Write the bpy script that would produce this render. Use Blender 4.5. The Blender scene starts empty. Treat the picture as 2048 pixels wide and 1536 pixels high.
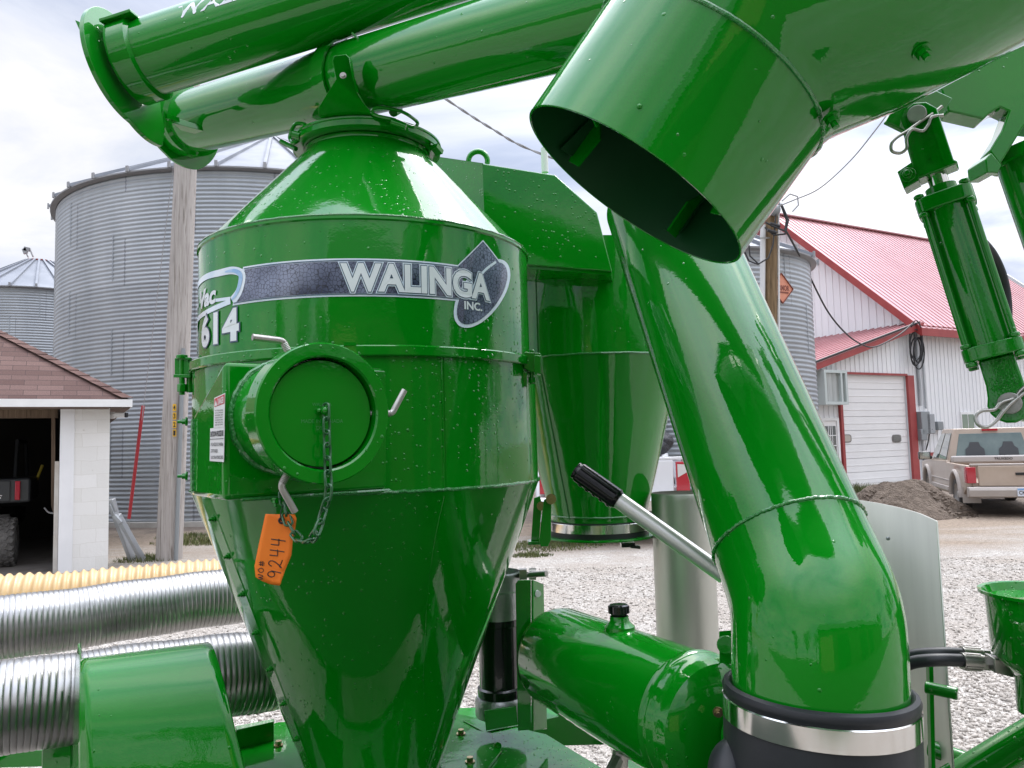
import bpy, bmesh, math, random
import numpy as np
from mathutils import Vector, Matrix
R_ = math.radians
PI = math.pi
V = Vector
random.seed(7)
scene = bpy.context.scene
COL = scene.collection

# ------------------------------------------------------------------ camera
FPX = 1540.0
PITCH, ROLL = R_(4.35), R_(1.5)
EYE = V((0, 0, 1.7))
FWD = V((0, math.cos(PITCH), math.sin(PITCH)))
_r0, _u0 = V((1, 0, 0)), V((0, -math.sin(PITCH), math.cos(PITCH)))
RT = _r0 * math.cos(ROLL) - _u0 * math.sin(ROLL)
UP = _u0 * math.cos(ROLL) + _r0 * math.sin(ROLL)
cam_data = bpy.data.cameras.new('camera')
cam_data.sensor_width = 36.0
cam_data.lens = 36.0 * FPX / 2048.0
cam_data.clip_end = 3000
cam_data.clip_start = 0.05
cam = bpy.data.objects.new('camera', cam_data)
COL.objects.link(cam)
cam.matrix_world = Matrix(((RT.x, UP.x, -FWD.x, EYE.x), (RT.y, UP.y, -FWD.y, EYE.y), (RT.z, UP.z, -FWD.z, EYE.z), (0, 0, 0, 1)))
scene.camera = cam

def ray(px, py):
    return FWD + RT * ((px - 1024) / FPX) + UP * ((768 - py) / FPX)
def W(px, py, Y):
    d = ray(px, py)
    return EYE + d * (Y / d.y)
def onplane(px, py, p0, n):
    d = ray(px, py)
    t = (V(p0) - EYE).dot(n) / d.dot(n)
    return EYE + d * t
def ground(px, py, z=0.0):
    return onplane(px, py, (0, 0, z), V((0, 0, 1)))
def proj(p):
    q = V(p) - EYE
    c = q.dot(FWD)
    return (1024 + FPX * q.dot(RT) / c, 768 - FPX * q.dot(UP) / c)

# ------------------------------------------------------------------ objects
BASE = {}
def tag(o, label=None, cat=None, group=None, kind=None):
    if label: o['label'] = label
    if cat: o['category'] = cat
    if group: o['group'] = group
    if kind: o['kind'] = kind
    return o
def thing(name, label, cat, loc, group=None):
    o = bpy.data.objects.new(name, None)
    o.empty_display_size = 0.2
    COL.objects.link(o)
    o.location = loc
    BASE[o.name] = V(loc)
    return tag(o, label, cat, group)

def perp(w):
    w = w.normalized()
    a = V((0, 0, 1)) if abs(w.z) < 0.9 else V((1, 0, 0))
    u = w.cross(a).normalized()
    return u, w.cross(u).normalized()

class MB:
    def __init__(s):
        s.v, s.f = [], []
    def add(s, vs, fs):
        n = len(s.v)
        s.v.extend([V(p) for p in vs])
        s.f.extend([tuple(i + n for i in f) for f in fs])
        return s
    def hexa(s, c, ax, ay, az):
        c = V(c)
        vs = [c + ax * i + ay * j + az * k for i in (-1, 1) for j in (-1, 1) for k in (-1, 1)]
        return s.add(vs, [(0, 1, 3, 2), (4, 6, 7, 5), (0, 4, 5, 1), (2, 3, 7, 6), (0, 2, 6, 4), (1, 5, 7, 3)])
    def box(s, c, size, rz=0.0):
        ca, sa = math.cos(rz), math.sin(rz)
        return s.hexa(c, V((ca, sa, 0)) * size[0] / 2, V((-sa, ca, 0)) * size[1] / 2, V((0, 0, 1)) * size[2] / 2)
    def bar(s, a, b, w, h, side=None):
        a, b = V(a), V(b)
        d = (b - a)
        if side is None:
            u, v = perp(d)
        else:
            v = d.cross(side).normalized(); u = v.cross(d).normalized()
        return s.hexa((a + b) / 2, d / 2, u * w / 2, v * h / 2)
    def prism(s, pts, vec):
        pts = [V(p) for p in pts]; vec = V(vec); n = len(pts)
        fs = [tuple(range(n))[::-1], tuple(range(n, 2 * n))]
        fs += [(i, (i + 1) % n, (i + 1) % n + n, i + n) for i in range(n)]
        return s.add(pts + [p + vec for p in pts], fs)
    def quad(s, *p):
        return s.add(p, [tuple(range(len(p)))])
    def tube(s, pts, r, n=16, cap=True, closed=False, inner=None):
        pts = [V(p) for p in pts]; m = len(pts)
        rs = r if isinstance(r, (list, tuple)) else [r] * m
        tang = []
        for i in range(m):
            a = pts[(i - 1) % m] if (closed or i > 0) else pts[i]
            b = pts[(i + 1) % m] if (closed or i < m - 1) else pts[i]
            d0 = (pts[i] - a); d1 = (b - pts[i])
            d = (d0.normalized() if d0.length > 1e-9 else V()) + (d1.normalized() if d1.length > 1e-9 else V())
            tang.append(d.normalized())
        u, _ = perp(tang[0])
        vs = []
        for i in range(m):
            t = tang[i]
            u = (u - t * u.dot(t))
            if u.length < 1e-6: u, _ = perp(t)
            u.normalize(); w = t.cross(u)
            # keep the wall radius through a mitre
            k = 1.0
            if 0 < i < m - 1 and not closed:
                c = (pts[i] - pts[i - 1]).normalized().dot(t); k = 1 / max(c, .3)
                bend = ((pts[i + 1] - pts[i]).normalized() - (pts[i] - pts[i - 1]).normalized())
                bend = bend.normalized() if bend.length > 1e-6 else None
            else: bend = None
            for j in range(n):
                a = 2 * PI * j / n
                o = (u * math.cos(a) + w * math.sin(a)) * rs[i]
                if bend is not None: o += bend * (o.dot(bend) * (k - 1))
                vs.append(pts[i] + o)
        fs = []
        for i in range(m if closed else m - 1):
            i2 = (i + 1) % m
            for j in range(n):
                j2 = (j + 1) % n
                fs.append((i * n + j, i * n + j2, i2 * n + j2, i2 * n + j))
        if cap and not closed:
            fs.append(tuple(range(n))[::-1]); fs.append(tuple((m - 1) * n + j for j in range(n)))
        return s.add(vs, fs)
    def lathe(s, o, w, prof, n=48, arc=None, u=None, close=False):
        o, w = V(o), V(w).normalized()
        if u is None: u, v = perp(w)
        else:
            u = V(u); u = (u - w * u.dot(w)).normalized(); v = w.cross(u)
        full = arc is None
        a0, a1 = (0, 2 * PI) if full else arc
        m = n if full else n + 1
        vs = []
        for (r, h) in prof:
            for j in range(m):
                a = a0 + (a1 - a0) * j / n
                vs.append(o + w * h + (u * math.cos(a) + v * math.sin(a)) * r)
        fs = []
        K = len(prof)
        for i in range(K if close else K - 1):
            i2 = (i + 1) % K
            for j in range(n):
                j2 = (j + 1) % m if full else j + 1
                fs.append((i * m + j, i * m + j2, i2 * m + j2, i2 * m + j))
        return s.add(vs, fs)
    def cyl(s, a, b, r, n=24, r2=None):
        a, b = V(a), V(b); L = (b - a).length
        r2 = r if r2 is None else r2
        return s.lathe(a, b - a, [(0, 0), (r, 0), (r2, L), (0, L)], n)
    def ring(s, o, w, R, r, n=64, m=8, wob=0.0):
        o, w = V(o), V(w).normalized(); u, v = perp(w)
        pts = []
        for j in range(n):
            a = 2 * PI * j / n
            k = R + random.uniform(-wob, wob)
            pts.append(o + (u * math.cos(a) + v * math.sin(a)) * k + w * random.uniform(-wob, wob))
        return s.tube(pts, r, m, closed=True)
    def ball(s, c, r, n=12, m=8, sz=1.0):
        prof = [(r * math.sin(PI * i / m), -r * sz * math.cos(PI * i / m)) for i in range(m + 1)]
        return s.lathe(c, (0, 0, 1), prof, n)
    def bolt(s, p, nrm, r=.011, h=.009, washer=True, stud=.006):
        p, nrm = V(p), V(nrm).normalized()
        if washer: s.cyl(p, p + nrm * .0025, r * 1.45, 16)
        s.cyl(p + nrm * .002, p + nrm * (.002 + h), r, 6)
        if stud: s.cyl(p + nrm * (.002 + h), p + nrm * (.002 + h + stud), r * .55, 10)
        return s
    def build(s, name, mat, parent=None, smooth=38, bevel=0, subd=0, recalc=True, seg=2):
        me = bpy.data.meshes.new(name)
        if parent is not None:
            b = BASE[parent.name]
        else:
            xs = [p.x for p in s.v]; ys = [p.y for p in s.v]; zs = [p.z for p in s.v]
            b = V(((min(xs) + max(xs)) / 2, (min(ys) + max(ys)) / 2, min(zs)))
        me.from_pydata([p - b for p in s.v], [], s.f)
        if recalc:
            bm = bmesh.new(); bm.from_mesh(me)
            bmesh.ops.remove_doubles(bm, verts=bm.verts, dist=1e-6)
            bmesh.ops.recalc_face_normals(bm, faces=bm.faces)
            bm.to_mesh(me); bm.free()
        me.update()
        if smooth:
            me.shade_smooth(); me.set_sharp_from_angle(angle=R_(smooth))
        if mat: me.materials.append(mat)
        o = bpy.data.objects.new(name, me)
        COL.objects.link(o)
        BASE[o.name] = b
        if parent is not None: o.parent = parent
        else: o.location = b
        if bevel:
            m = o.modifiers.new('bevel', 'BEVEL'); m.width = bevel; m.segments = seg; m.limit_method = 'ANGLE'; m.angle_limit = R_(40)
        if subd:
            m = o.modifiers.new('subd', 'SUBSURF'); m.levels = subd; m.render_levels = subd
        return o

# ------------------------------------------------------------------ text
_tc = {}
def text2d(s, bold=0.0, shear=0.0, space=1.0):
    key = (s, bold, shear, space)
    if key in _tc: return _tc[key]
    cu = bpy.data.curves.new('lettering_curve', 'FONT')
    cu.body = s; cu.size = 1.0; cu.offset = bold; cu.shear = shear; cu.resolution_u = 4
    cu.space_character = space
    ob = bpy.data.objects.new('lettering_curve', cu); COL.objects.link(ob)
    dg = bpy.context.evaluated_depsgraph_get()
    me = ob.evaluated_get(dg).to_mesh()
    vs = [(v.co.x, v.co.y) for v in me.vertices]
    fs = [tuple(p.vertices) for p in me.polygons]
    ob.evaluated_get(dg).to_mesh_clear()
    bpy.data.objects.remove(ob); bpy.data.curves.remove(cu)
    _tc[key] = (vs, fs)
    return vs, fs
def text_map(mb, s, fn, bold=0.0, shear=0.0, base=0.0, space=1.0):
    """maps the text's unit box (a right, b up) through fn"""
    v0, _ = text2d(s, base, shear, space)
    x0, x1 = min(p[0] for p in v0), max(p[0] for p in v0)
    y0, y1 = min(p[1] for p in v0), max(p[1] for p in v0)
    vs, fs = text2d(s, bold, shear, space)
    return mb.add([fn((x - x0) / (x1 - x0), (y - y0) / (y1 - y0)) for x, y in vs], fs)
def text_on(mb, s, o, du, dv, bold=0.02, shear=0.0, space=1.0):
    """text with lower-left corner o, full width vector du, full height vector dv"""
    o, du, dv = V(o), V(du), V(dv)
    return text_map(mb, s, lambda a, b: o + du * a + dv * b, bold, shear, bold, space)

# ------------------------------------------------------------------ materials
def newmat(name):
    m = bpy.data.materials.new(name); m.use_nodes = True
    nt = m.node_tree; b = nt.nodes['Principled BSDF']
    return m, nt, b
def N(nt, typ, **kw):
    n = nt.nodes.new(typ)
    for k, v in kw.items():
        if k in n.inputs: n.inputs[k].default_value = v
        else: setattr(n, k, v)
    return n
def setp(b, **kw):
    names = {'rough': 'Roughness', 'metal': 'Metallic', 'coat': 'Coat Weight', 'coatr': 'Coat Roughness', 'spec': 'Specular IOR Level', 'trans': 'Transmission Weight', 'ior': 'IOR', 'alpha': 'Alpha'}
    for k, v in kw.items():
        if k == 'col': b.inputs['Base Color'].default_value = (*v, 1)
        else: b.inputs[names[k]].default_value = v
def vary(nt, b, c0, c1, scale=3.0, detail=6.0, lo=.35, hi=.65, stretch=None, rough=.6):
    tc = N(nt, 'ShaderNodeTexCoord')
    src = tc.outputs['Object']
    if stretch:
        mp = N(nt, 'ShaderNodeMapping'); mp.inputs['Scale'].default_value = stretch
        nt.links.new(src, mp.inputs[0]); src = mp.outputs[0]
    no = N(nt, 'ShaderNodeTexNoise', Scale=scale, Detail=detail, Roughness=rough)
    nt.links.new(src, no.inputs['Vector'])
    rp = N(nt, 'ShaderNodeValToRGB')
    rp.color_ramp.elements[0].position = lo; rp.color_ramp.elements[1].position = hi
    rp.color_ramp.elements[0].color = (*c0, 1); rp.color_ramp.elements[1].color = (*c1, 1)
    nt.links.new(no.outputs['Fac'], rp.inputs[0])
    nt.links.new(rp.outputs[0], b.inputs['Base Color'])
    return src, no, rp
def bump(nt, b, height, dist=.002, strength=1.0, inp='Normal', prev=None):
    bp = N(nt, 'ShaderNodeBump', Strength=strength, Distance=dist)
    nt.links.new(height, bp.inputs['Height'])
    if prev is not None: nt.links.new(prev, bp.inputs['Normal'])
    if inp: nt.links.new(bp.outputs[0], b.inputs[inp])
    return bp.outputs[0]
def simple(name, col, rough=.5, metal=0, coat=0, col2=None, scale=4, bscale=0, bdist=.001, stretch=None, lo=.35, hi=.65):
    m, nt, b = newmat(name)
    setp(b, col=col, rough=rough, metal=metal, coat=coat)
    src = None
    if col2: src, _, _ = vary(nt, b, col, col2, scale, stretch=stretch, lo=lo, hi=hi)
    if bscale:
        if src is None: src = N(nt, 'ShaderNodeTexCoord').outputs['Object']
        no = N(nt, 'ShaderNodeTexNoise', Scale=bscale, Detail=4.0)
        nt.links.new(src, no.inputs['Vector']); bump(nt, b, no.outputs['Fac'], bdist)
    return m

def paint(name, col, drops=0.0, wave=.0016):
    """glossy enamel with orange peel, faint sheet waviness and standing rain drops"""
    m, nt, b = newmat(name)
    setp(b, col=col, rough=.4, coat=1.0, coatr=.025, spec=.02); b.inputs['Coat IOR'].default_value = 1.57
    tc = N(nt, 'ShaderNodeTexCoord').outputs['Object']
    n0 = N(nt, 'ShaderNodeTexNoise', Scale=2.2, Detail=5.0)
    nt.links.new(tc, n0.inputs['Vector'])
    rp = N(nt, 'ShaderNodeValToRGB')
    rp.color_ramp.elements[0].position = .3; rp.color_ramp.elements[1].position = .7
    rp.color_ramp.elements[0].color = (*[c * .86 for c in col], 1); rp.color_ramp.elements[1].color = (*[c * 1.1 for c in col], 1)
    nt.links.new(n0.outputs['Fac'], rp.inputs[0]); nt.links.new(rp.outputs[0], b.inputs['Base Color'])
    # dust film in the coat
    nd = N(nt, 'ShaderNodeTexNoise', Scale=9.0, Detail=8.0); nt.links.new(tc, nd.inputs['Vector'])
    mr = N(nt, 'ShaderNodeMapRange'); mr.inputs['From Min'].default_value = .45; mr.inputs['From Max'].default_value = .75
    mr.inputs['To Min'].default_value = .015; mr.inputs['To Max'].default_value = .05
    nt.links.new(nd.outputs['Fac'], mr.inputs[0]); nt.links.new(mr.outputs[0], b.inputs['Coat Roughness'])
    n1 = N(nt, 'ShaderNodeTexNoise', Scale=7.0, Detail=2.0); nt.links.new(tc, n1.inputs['Vector'])
    p = bump(nt, b, n1.outputs['Fac'], wave, .8, None)
    n3 = N(nt, 'ShaderNodeTexNoise', Scale=34.0, Detail=2.0); nt.links.new(tc, n3.inputs['Vector'])
    p = bump(nt, b, n3.outputs['Fac'], .00028, .8, None, p)
    n2 = N(nt, 'ShaderNodeTexNoise', Scale=260.0, Detail=1.0); nt.links.new(tc, n2.inputs['Vector'])
    p = bump(nt, b, n2.outputs['Fac'], .00006, .8, None, p)
    if drops:
        vo = N(nt, 'ShaderNodeTexVoronoi', Scale=125.0); nt.links.new(tc, vo.inputs['Vector'])
        vo.inputs['Randomness'].default_value = 1.0
        # drop radius differs per cell, most cells stay dry
        sep = N(nt, 'ShaderNodeSeparateColor'); nt.links.new(vo.outputs['Color'], sep.inputs[0])
        nm = N(nt, 'ShaderNodeTexNoise', Scale=3.0, Detail=3.0); nt.links.new(tc, nm.inputs['Vector'])
        ml = N(nt, 'ShaderNodeMapRange'); ml.inputs['From Min'].default_value = .42; ml.inputs['From Max'].default_value = .66
        ml.inputs['To Min'].default_value = 0; ml.inputs['To Max'].default_value = drops
        nt.links.new(nm.outputs['Fac'], ml.inputs[0])
        lt = N(nt, 'ShaderNodeMath', operation='LESS_THAN'); nt.links.new(sep.outputs[0], lt.inputs[0]); nt.links.new(ml.outputs[0], lt.inputs[1])
        rad = N(nt, 'ShaderNodeMapRange'); rad.inputs['To Min'].default_value = .07; rad.inputs['To Max'].default_value = .44
        nt.links.new(sep.outputs[1], rad.inputs[0])
        dv = N(nt, 'ShaderNodeMath', operation='DIVIDE'); nt.links.new(vo.outputs['Distance'], dv.inputs[0]); nt.links.new(rad.outputs[0], dv.inputs[1])
        sq = N(nt, 'ShaderNodeMath', operation='POWER'); nt.links.new(dv.outputs[0], sq.inputs[0]); sq.inputs[1].default_value = 2
        on = N(nt, 'ShaderNodeMath', operation='SUBTRACT', use_clamp=True); on.inputs[0].default_value = 1; nt.links.new(sq.outputs[0], on.inputs[1])
        mu = N(nt, 'ShaderNodeMath', operation='MULTIPLY'); nt.links.new(on.outputs[0], mu.inputs[0]); nt.links.new(lt.outputs[0], mu.inputs[1])
        p = bump(nt, b, mu.outputs[0], .0012, 1.0, None, p)
    nt.links.new(p, b.inputs['Normal']); nt.links.new(p, b.inputs['Coat Normal'])
    return m

GREEN = (.0006, .205, .0055)
M = {}
M['green'] = paint('green_enamel', GREEN, .40)
M['green_dry'] = paint('green_enamel_dry', GREEN, .04)
M['green_wet'] = paint('green_enamel_wet', GREEN, .46)
M['green_flat'] = paint('green_enamel_flat', GREEN, .0, .0004)
M['weld'] = simple('painted_weld', (.012, .20, .03), .22, coat=1, bscale=190, bdist=.004)
M['black_rubber'] = simple('black_rubber', (.010, .011, .014), .45, col2=(.017, .019, .023), bscale=60, bdist=.0004)
M['black_gloss'] = simple('black_plastic', (.008, .008, .010), .18, coat=.5)
M['steel'] = simple('bright_steel', (.55, .54, .52), .22, 1, col2=(.68, .67, .65), scale=8)
M['stainless'] = simple('stainless_band', (.66, .65, .62), .12, 1)
M['zinc'] = simple('zinc_plated', (.36, .35, .33), .38, .9, col2=(.46, .44, .41), scale=30)
M['brass'] = simple('zinc_yellow', (.42, .34, .20), .3, 1)
M['cast_alu'] = simple('cast_aluminium', (.42, .43, .44), .42, 1, col2=(.55, .56, .57), scale=20, bscale=90, bdist=.001)
M['alu_sheet'] = simple('aluminium_sheet', (.47, .475, .43), .42, .9, col2=(.57, .575, .52), scale=5, bscale=5, bdist=.003, stretch=(1, 1, .25))
M['hose_steel'] = simple('flexible_steel', (.33, .325, .32), .32, 1, col2=(.41, .405, .395), scale=12)
M['galv'] = simple('galvanised', (.36, .38, .40), .48, .75, col2=(.50, .52, .54), scale=1.2, bscale=0)
M['grey_metal'] = simple('grey_box', (.26, .28, .29), .5, .3)
M['white_paint'] = simple('white_paint', (.74, .74, .73), .5, col2=(.80, .80, .79), scale=3)
M['white_sign'] = simple('white_label', (.80, .80, .79), .35)
M['red_sign'] = simple('red_label', (.55, .03, .045), .4)
M['ink'] = simple('black_ink', (.012, .012, .014), .5)
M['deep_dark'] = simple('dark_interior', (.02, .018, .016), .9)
# ------------------------------------------------------------------ setting materials
def corrugated_mat(name, c0, c1):
    m, nt, b = newmat(name)
    setp(b, rough=.46, metal=.55, spec=.5)
    src, no, rp = vary(nt, b, c0, c1, .9, 8, .3, .7, stretch=(1, 1, .35))
    # sheet to sheet differences in the galvanising
    tcs = N(nt, 'ShaderNodeTexCoord').outputs['Object']; sx_ = N(nt, 'ShaderNodeSeparateXYZ'); nt.links.new(tcs, sx_.inputs[0])
    at = N(nt, 'ShaderNodeMath', operation='ARCTAN2'); nt.links.new(sx_.outputs[1], at.inputs[0]); nt.links.new(sx_.outputs[0], at.inputs[1])
    cbv = N(nt, 'ShaderNodeCombineXYZ'); nt.links.new(at.outputs[0], cbv.inputs[0]); nt.links.new(sx_.outputs[2], cbv.inputs[1])
    br = N(nt, 'ShaderNodeTexBrick', Scale=1.0); br.offset = .5
    br.inputs['Brick Width'].default_value = .628; br.inputs['Row Height'].default_value = 1.12; br.inputs['Mortar Size'].default_value = .004
    br.inputs['Color1'].default_value = (.86, .86, .86, 1); br.inputs['Color2'].default_value = (1.0, 1.0, 1.0, 1); br.inputs['Mortar'].default_value = (.62, .62, .63, 1)
    nt.links.new(cbv.outputs[0], br.inputs['Vector'])
    mm = N(nt, 'ShaderNodeMix', data_type='RGBA', blend_type='MULTIPLY'); mm.inputs[0].default_value = 1
    nt.links.new(rp.outputs[0], mm.inputs[6]); nt.links.new(br.outputs['Color'], mm.inputs[7]); nt.links.new(mm.outputs[2], b.inputs['Base Color'])
    st = N(nt, 'ShaderNodeTexNoise', Scale=3.0, Detail=5.0)
    mp = N(nt, 'ShaderNodeMapping'); mp.inputs['Scale'].default_value = (3.0, 3.0, .12)
    nt.links.new(src, mp.inputs[0]); nt.links.new(mp.outputs[0], st.inputs['Vector'])
    mr = N(nt, 'ShaderNodeMapRange'); mr.inputs['To Min'].default_value = .34; mr.inputs['To Max'].default_value = .6
    nt.links.new(st.outputs['Fac'], mr.inputs[0]); nt.links.new(mr.outputs[0], b.inputs['Roughness'])
    return m
M['bin_wall'] = corrugated_mat('bin_corrugated', (.32, .345, .37), (.42, .445, .47))
M['bin_roof'] = simple('bin_roof_metal', (.20, .215, .245), .6, .25, col2=(.27, .285, .315), scale=1.2)
M['bin_trim'] = simple('bin_trim', (.30, .30, .31), .5, .5)

def wood_mat(name, c0, c1, c2):
    m, nt, b = newmat(name); setp(b, rough=.85)
    tc = N(nt, 'ShaderNodeTexCoord').outputs['Object']
    mp = N(nt, 'ShaderNodeMapping'); mp.inputs['Scale'].default_value = (9, 9, .45)
    nt.links.new(tc, mp.inputs[0])
    no = N(nt, 'ShaderNodeTexNoise', Scale=2.5, Detail=10.0, Roughness=.7); nt.links.new(mp.outputs[0], no.inputs['Vector'])
    rp = N(nt, 'ShaderNodeValToRGB')
    e = rp.color_ramp.elements; e[0].position = .3; e[0].color = (*c0, 1); e[1].position = .55; e[1].color = (*c1, 1)
    k = e.new(.75); k.color = (*c2, 1)
    nt.links.new(no.outputs['Fac'], rp.inputs[0])
    # dark checks along the grain
    mp2 = N(nt, 'ShaderNodeMapping'); mp2.inputs['Scale'].default_value = (26, 26, 1.1); nt.links.new(tc, mp2.inputs[0])
    n2 = N(nt, 'ShaderNodeTexNoise', Scale=1.6, Detail=6.0); nt.links.new(mp2.outputs[0], n2.inputs['Vector'])
    r2 = N(nt, 'ShaderNodeValToRGB'); r2.color_ramp.elements[0].position = .33; r2.color_ramp.elements[1].position = .42
    r2.color_ramp.elements[0].color = (.5, .47, .44, 1)
    nt.links.new(n2.outputs['Fac'], r2.inputs[0])
    mx = N(nt, 'ShaderNodeMix', data_type='RGBA', blend_type='MULTIPLY'); mx.inputs[0].default_value = 1
    nt.links.new(rp.outputs[0], mx.inputs[6]); nt.links.new(r2.outputs[0], mx.inputs[7])
    nt.links.new(mx.outputs[2], b.inputs['Base Color'])
    bump(nt, b, n2.outputs['Fac'], .02, .8)
    return m
M['pole_grey'] = wood_mat('weathered_pole', (.26, .235, .215), (.42, .385, .36), (.50, .47, .44))
M['pole_brown'] = wood_mat('brown_pole', (.10, .065, .03), (.20, .13, .065), (.30, .22, .14))
M['plank'] = wood_mat('plank_wood', (.10, .07, .045), (.16, .11, .075), (.2, .15, .1))

def shingle_mat():
    m, nt, b = newmat('asphalt_shingles'); setp(b, rough=.95)
    tc = N(nt, 'ShaderNodeTexCoord').outputs['Object']
    br = N(nt, 'ShaderNodeTexBrick', Scale=1.0); br.offset = .5
    br.inputs['Brick Width'].default_value = .33; br.inputs['Row Height'].default_value = .082
    br.inputs['Mortar Size'].default_value = .004; br.inputs['Color1'].default_value = (.085, .045, .038, 1)
    br.inputs['Color2'].default_value = (.145, .087, .075, 1); br.inputs['Mortar'].default_value = (.05, .03, .028, 1)
    mp = N(nt, 'ShaderNodeMapping'); mp.inputs['Rotation'].default_value = (R_(90), 0, 0)
    nt.links.new(tc, mp.inputs[0]); nt.links.new(mp.outputs[0], br.inputs['Vector'])
    no = N(nt, 'ShaderNodeTexNoise', Scale=90.0, Detail=3.0); nt.links.new(tc, no.inputs['Vector'])
    mx = N(nt, 'ShaderNodeMix', data_type='RGBA', blend_type='OVERLAY'); mx.inputs[0].default_value = .6
    nt.links.new(br.outputs['Color'], mx.inputs[6]); nt.links.new(no.outputs['Fac'], mx.inputs[7])
    nt.links.new(mx.outputs[2], b.inputs['Base Color'])
    bump(nt, b, br.outputs['Fac'], .02, -1.0)
    return m
M['shingle'] = shingle_mat()
def block_mat():
    m, nt, b = newmat('painted_block'); setp(b, rough=.7)
    tc = N(nt, 'ShaderNodeTexCoord').outputs['Object']
    mp = N(nt, 'ShaderNodeMapping'); mp.inputs['Rotation'].default_value = (R_(90), 0, 0)
    n0 = N(nt, 'ShaderNodeTexNoise', Scale=3.0, Detail=3.0); nt.links.new(tc, n0.inputs['Vector'])
    wob = N(nt, 'ShaderNodeMix', data_type='RGBA', blend_type='LINEAR_LIGHT'); wob.inputs[0].default_value = .03
    nt.links.new(tc, wob.inputs[6]); nt.links.new(n0.outputs['Color'], wob.inputs[7])
    nt.links.new(wob.outputs[2], mp.inputs[0])
    br = N(nt, 'ShaderNodeTexBrick', Scale=1.0); br.offset = .5
    br.inputs['Brick Width'].default_value = .40; br.inputs['Row Height'].default_value = .2
    br.inputs['Mortar Size'].default_value = .006; br.inputs['Mortar Smooth'].default_value = .6
    br.inputs['Color1'].default_value = (.70, .69, .66, 1); br.inputs['Color2'].default_value = (.76, .75, .73, 1); br.inputs['Mortar'].default_value = (.66, .645, .61, 1)
    nt.links.new(mp.outputs[0], br.inputs['Vector'])
    no = N(nt, 'ShaderNodeTexNoise', Scale=7.0, Detail=9.0, Roughness=.7); nt.links.new(tc, no.inputs['Vector'])
    rp = N(nt, 'ShaderNodeValToRGB'); rp.color_ramp.elements[0].position = .27; rp.color_ramp.elements[1].position = .37
    rp.color_ramp.elements[0].color = (.55, .50, .42, 1)
    nt.links.new(no.outputs['Fac'], rp.inputs[0])
    mx = N(nt, 'ShaderNodeMix', data_type='RGBA', blend_type='MULTIPLY'); mx.inputs[0].default_value = .8
    nt.links.new(br.outputs['Color'], mx.inputs[6]); nt.links.new(rp.outputs[0], mx.inputs[7])
    nt.links.new(mx.outputs[2], b.inputs['Base Color'])
    p = bump(nt, b, br.outputs['Fac'], .008, -.6, None)
    bump(nt, b, no.outputs['Fac'], .01, .7, 'Normal', p)
    return m
M['block'] = block_mat()
M['siding'] = simple('white_siding', (.76, .77, .79), .42, .05, col2=(.83, .835, .84), scale=.8, stretch=(1, 1, .2))
M['roof_red'] = simple('red_metal_roof', (.46, .215, .225), .38, .15, coat=.3, col2=(.53, .275, .285), scale=.5)
M['trim_red'] = simple('red_trim', (.28, .035, .035), .45, col2=(.34, .055, .05), scale=2)
M['door_white'] = simple('door_panel', (.76, .75, .74), .5, col2=(.80, .79, .78), scale=1.5)
M['glass'] = simple('window_glass', (.03, .04, .04), .06, 0, coat=1)
M['glass_green'] = simple('green_window_glass', (.10, .16, .09), .08, coat=1)
M['cable'] = simple('cable', (.02, .02, .022), .6)
M['cable_grey'] = simple('grey_cable', (.32, .32, .33), .6)
M['sign_orange'] = simple('orange_sign', (.62, .24, .15), .6, col2=(.68, .30, .20), scale=5)
M['sign_brown'] = simple('sign_lettering', (.20, .055, .035), .6)
M['red_plastic'] = simple('red_plastic', (.36, .02, .03), .5)
M['hose_yellow'] = simple('yellow_plastic_hose', (.56, .37, .16), .4, coat=.2, col2=(.64, .45, .23), scale=5)
M['tag_orange'] = simple('orange_card', (.98, .20, .012), .65, col2=(1.0, .24, .02), scale=7, bscale=14, bdist=.003)
M['plastic_white'] = simple('white_plastic', (.62, .62, .62), .35)
M['tan_paint'] = simple('tan_truck_paint', (.40, .315, .245), .42, .15, coat=.5, col2=(.46, .37, .30), scale=2)
M['dusty'] = simple('dusty_truck_trim', (.40, .36, .33), .6, .1, col2=(.46, .42, .39), scale=4)
M['truck_white'] = simple('white_truck_paint', (.68, .68, .70), .35, coat=.8)
M['tail_red'] = simple('red_lens', (.40, .015, .03), .2, coat=1)
M['lens_clear'] = simple('clear_lens', (.6, .58, .56), .15, coat=1)
M['tyre'] = simple('tyre_rubber', (.045, .043, .041), .85, col2=(.09, .085, .08), scale=10, bscale=30, bdist=.006)
M['tyre_daylit'] = simple('daylit_tyre', (.11, .105, .10), .9, col2=(.2, .19, .18), scale=8, bscale=30, bdist=.006)  # paler grey stands in for daylight on the wheel near the doorway
M['glass_cab'] = simple('cab_glass', (.10, .14, .135), .08, coat=1, col2=(.16, .21, .20), scale=1.5)
M['utv_black'] = simple('black_utv_body', (.05, .053, .058), .45, coat=.3)

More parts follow.
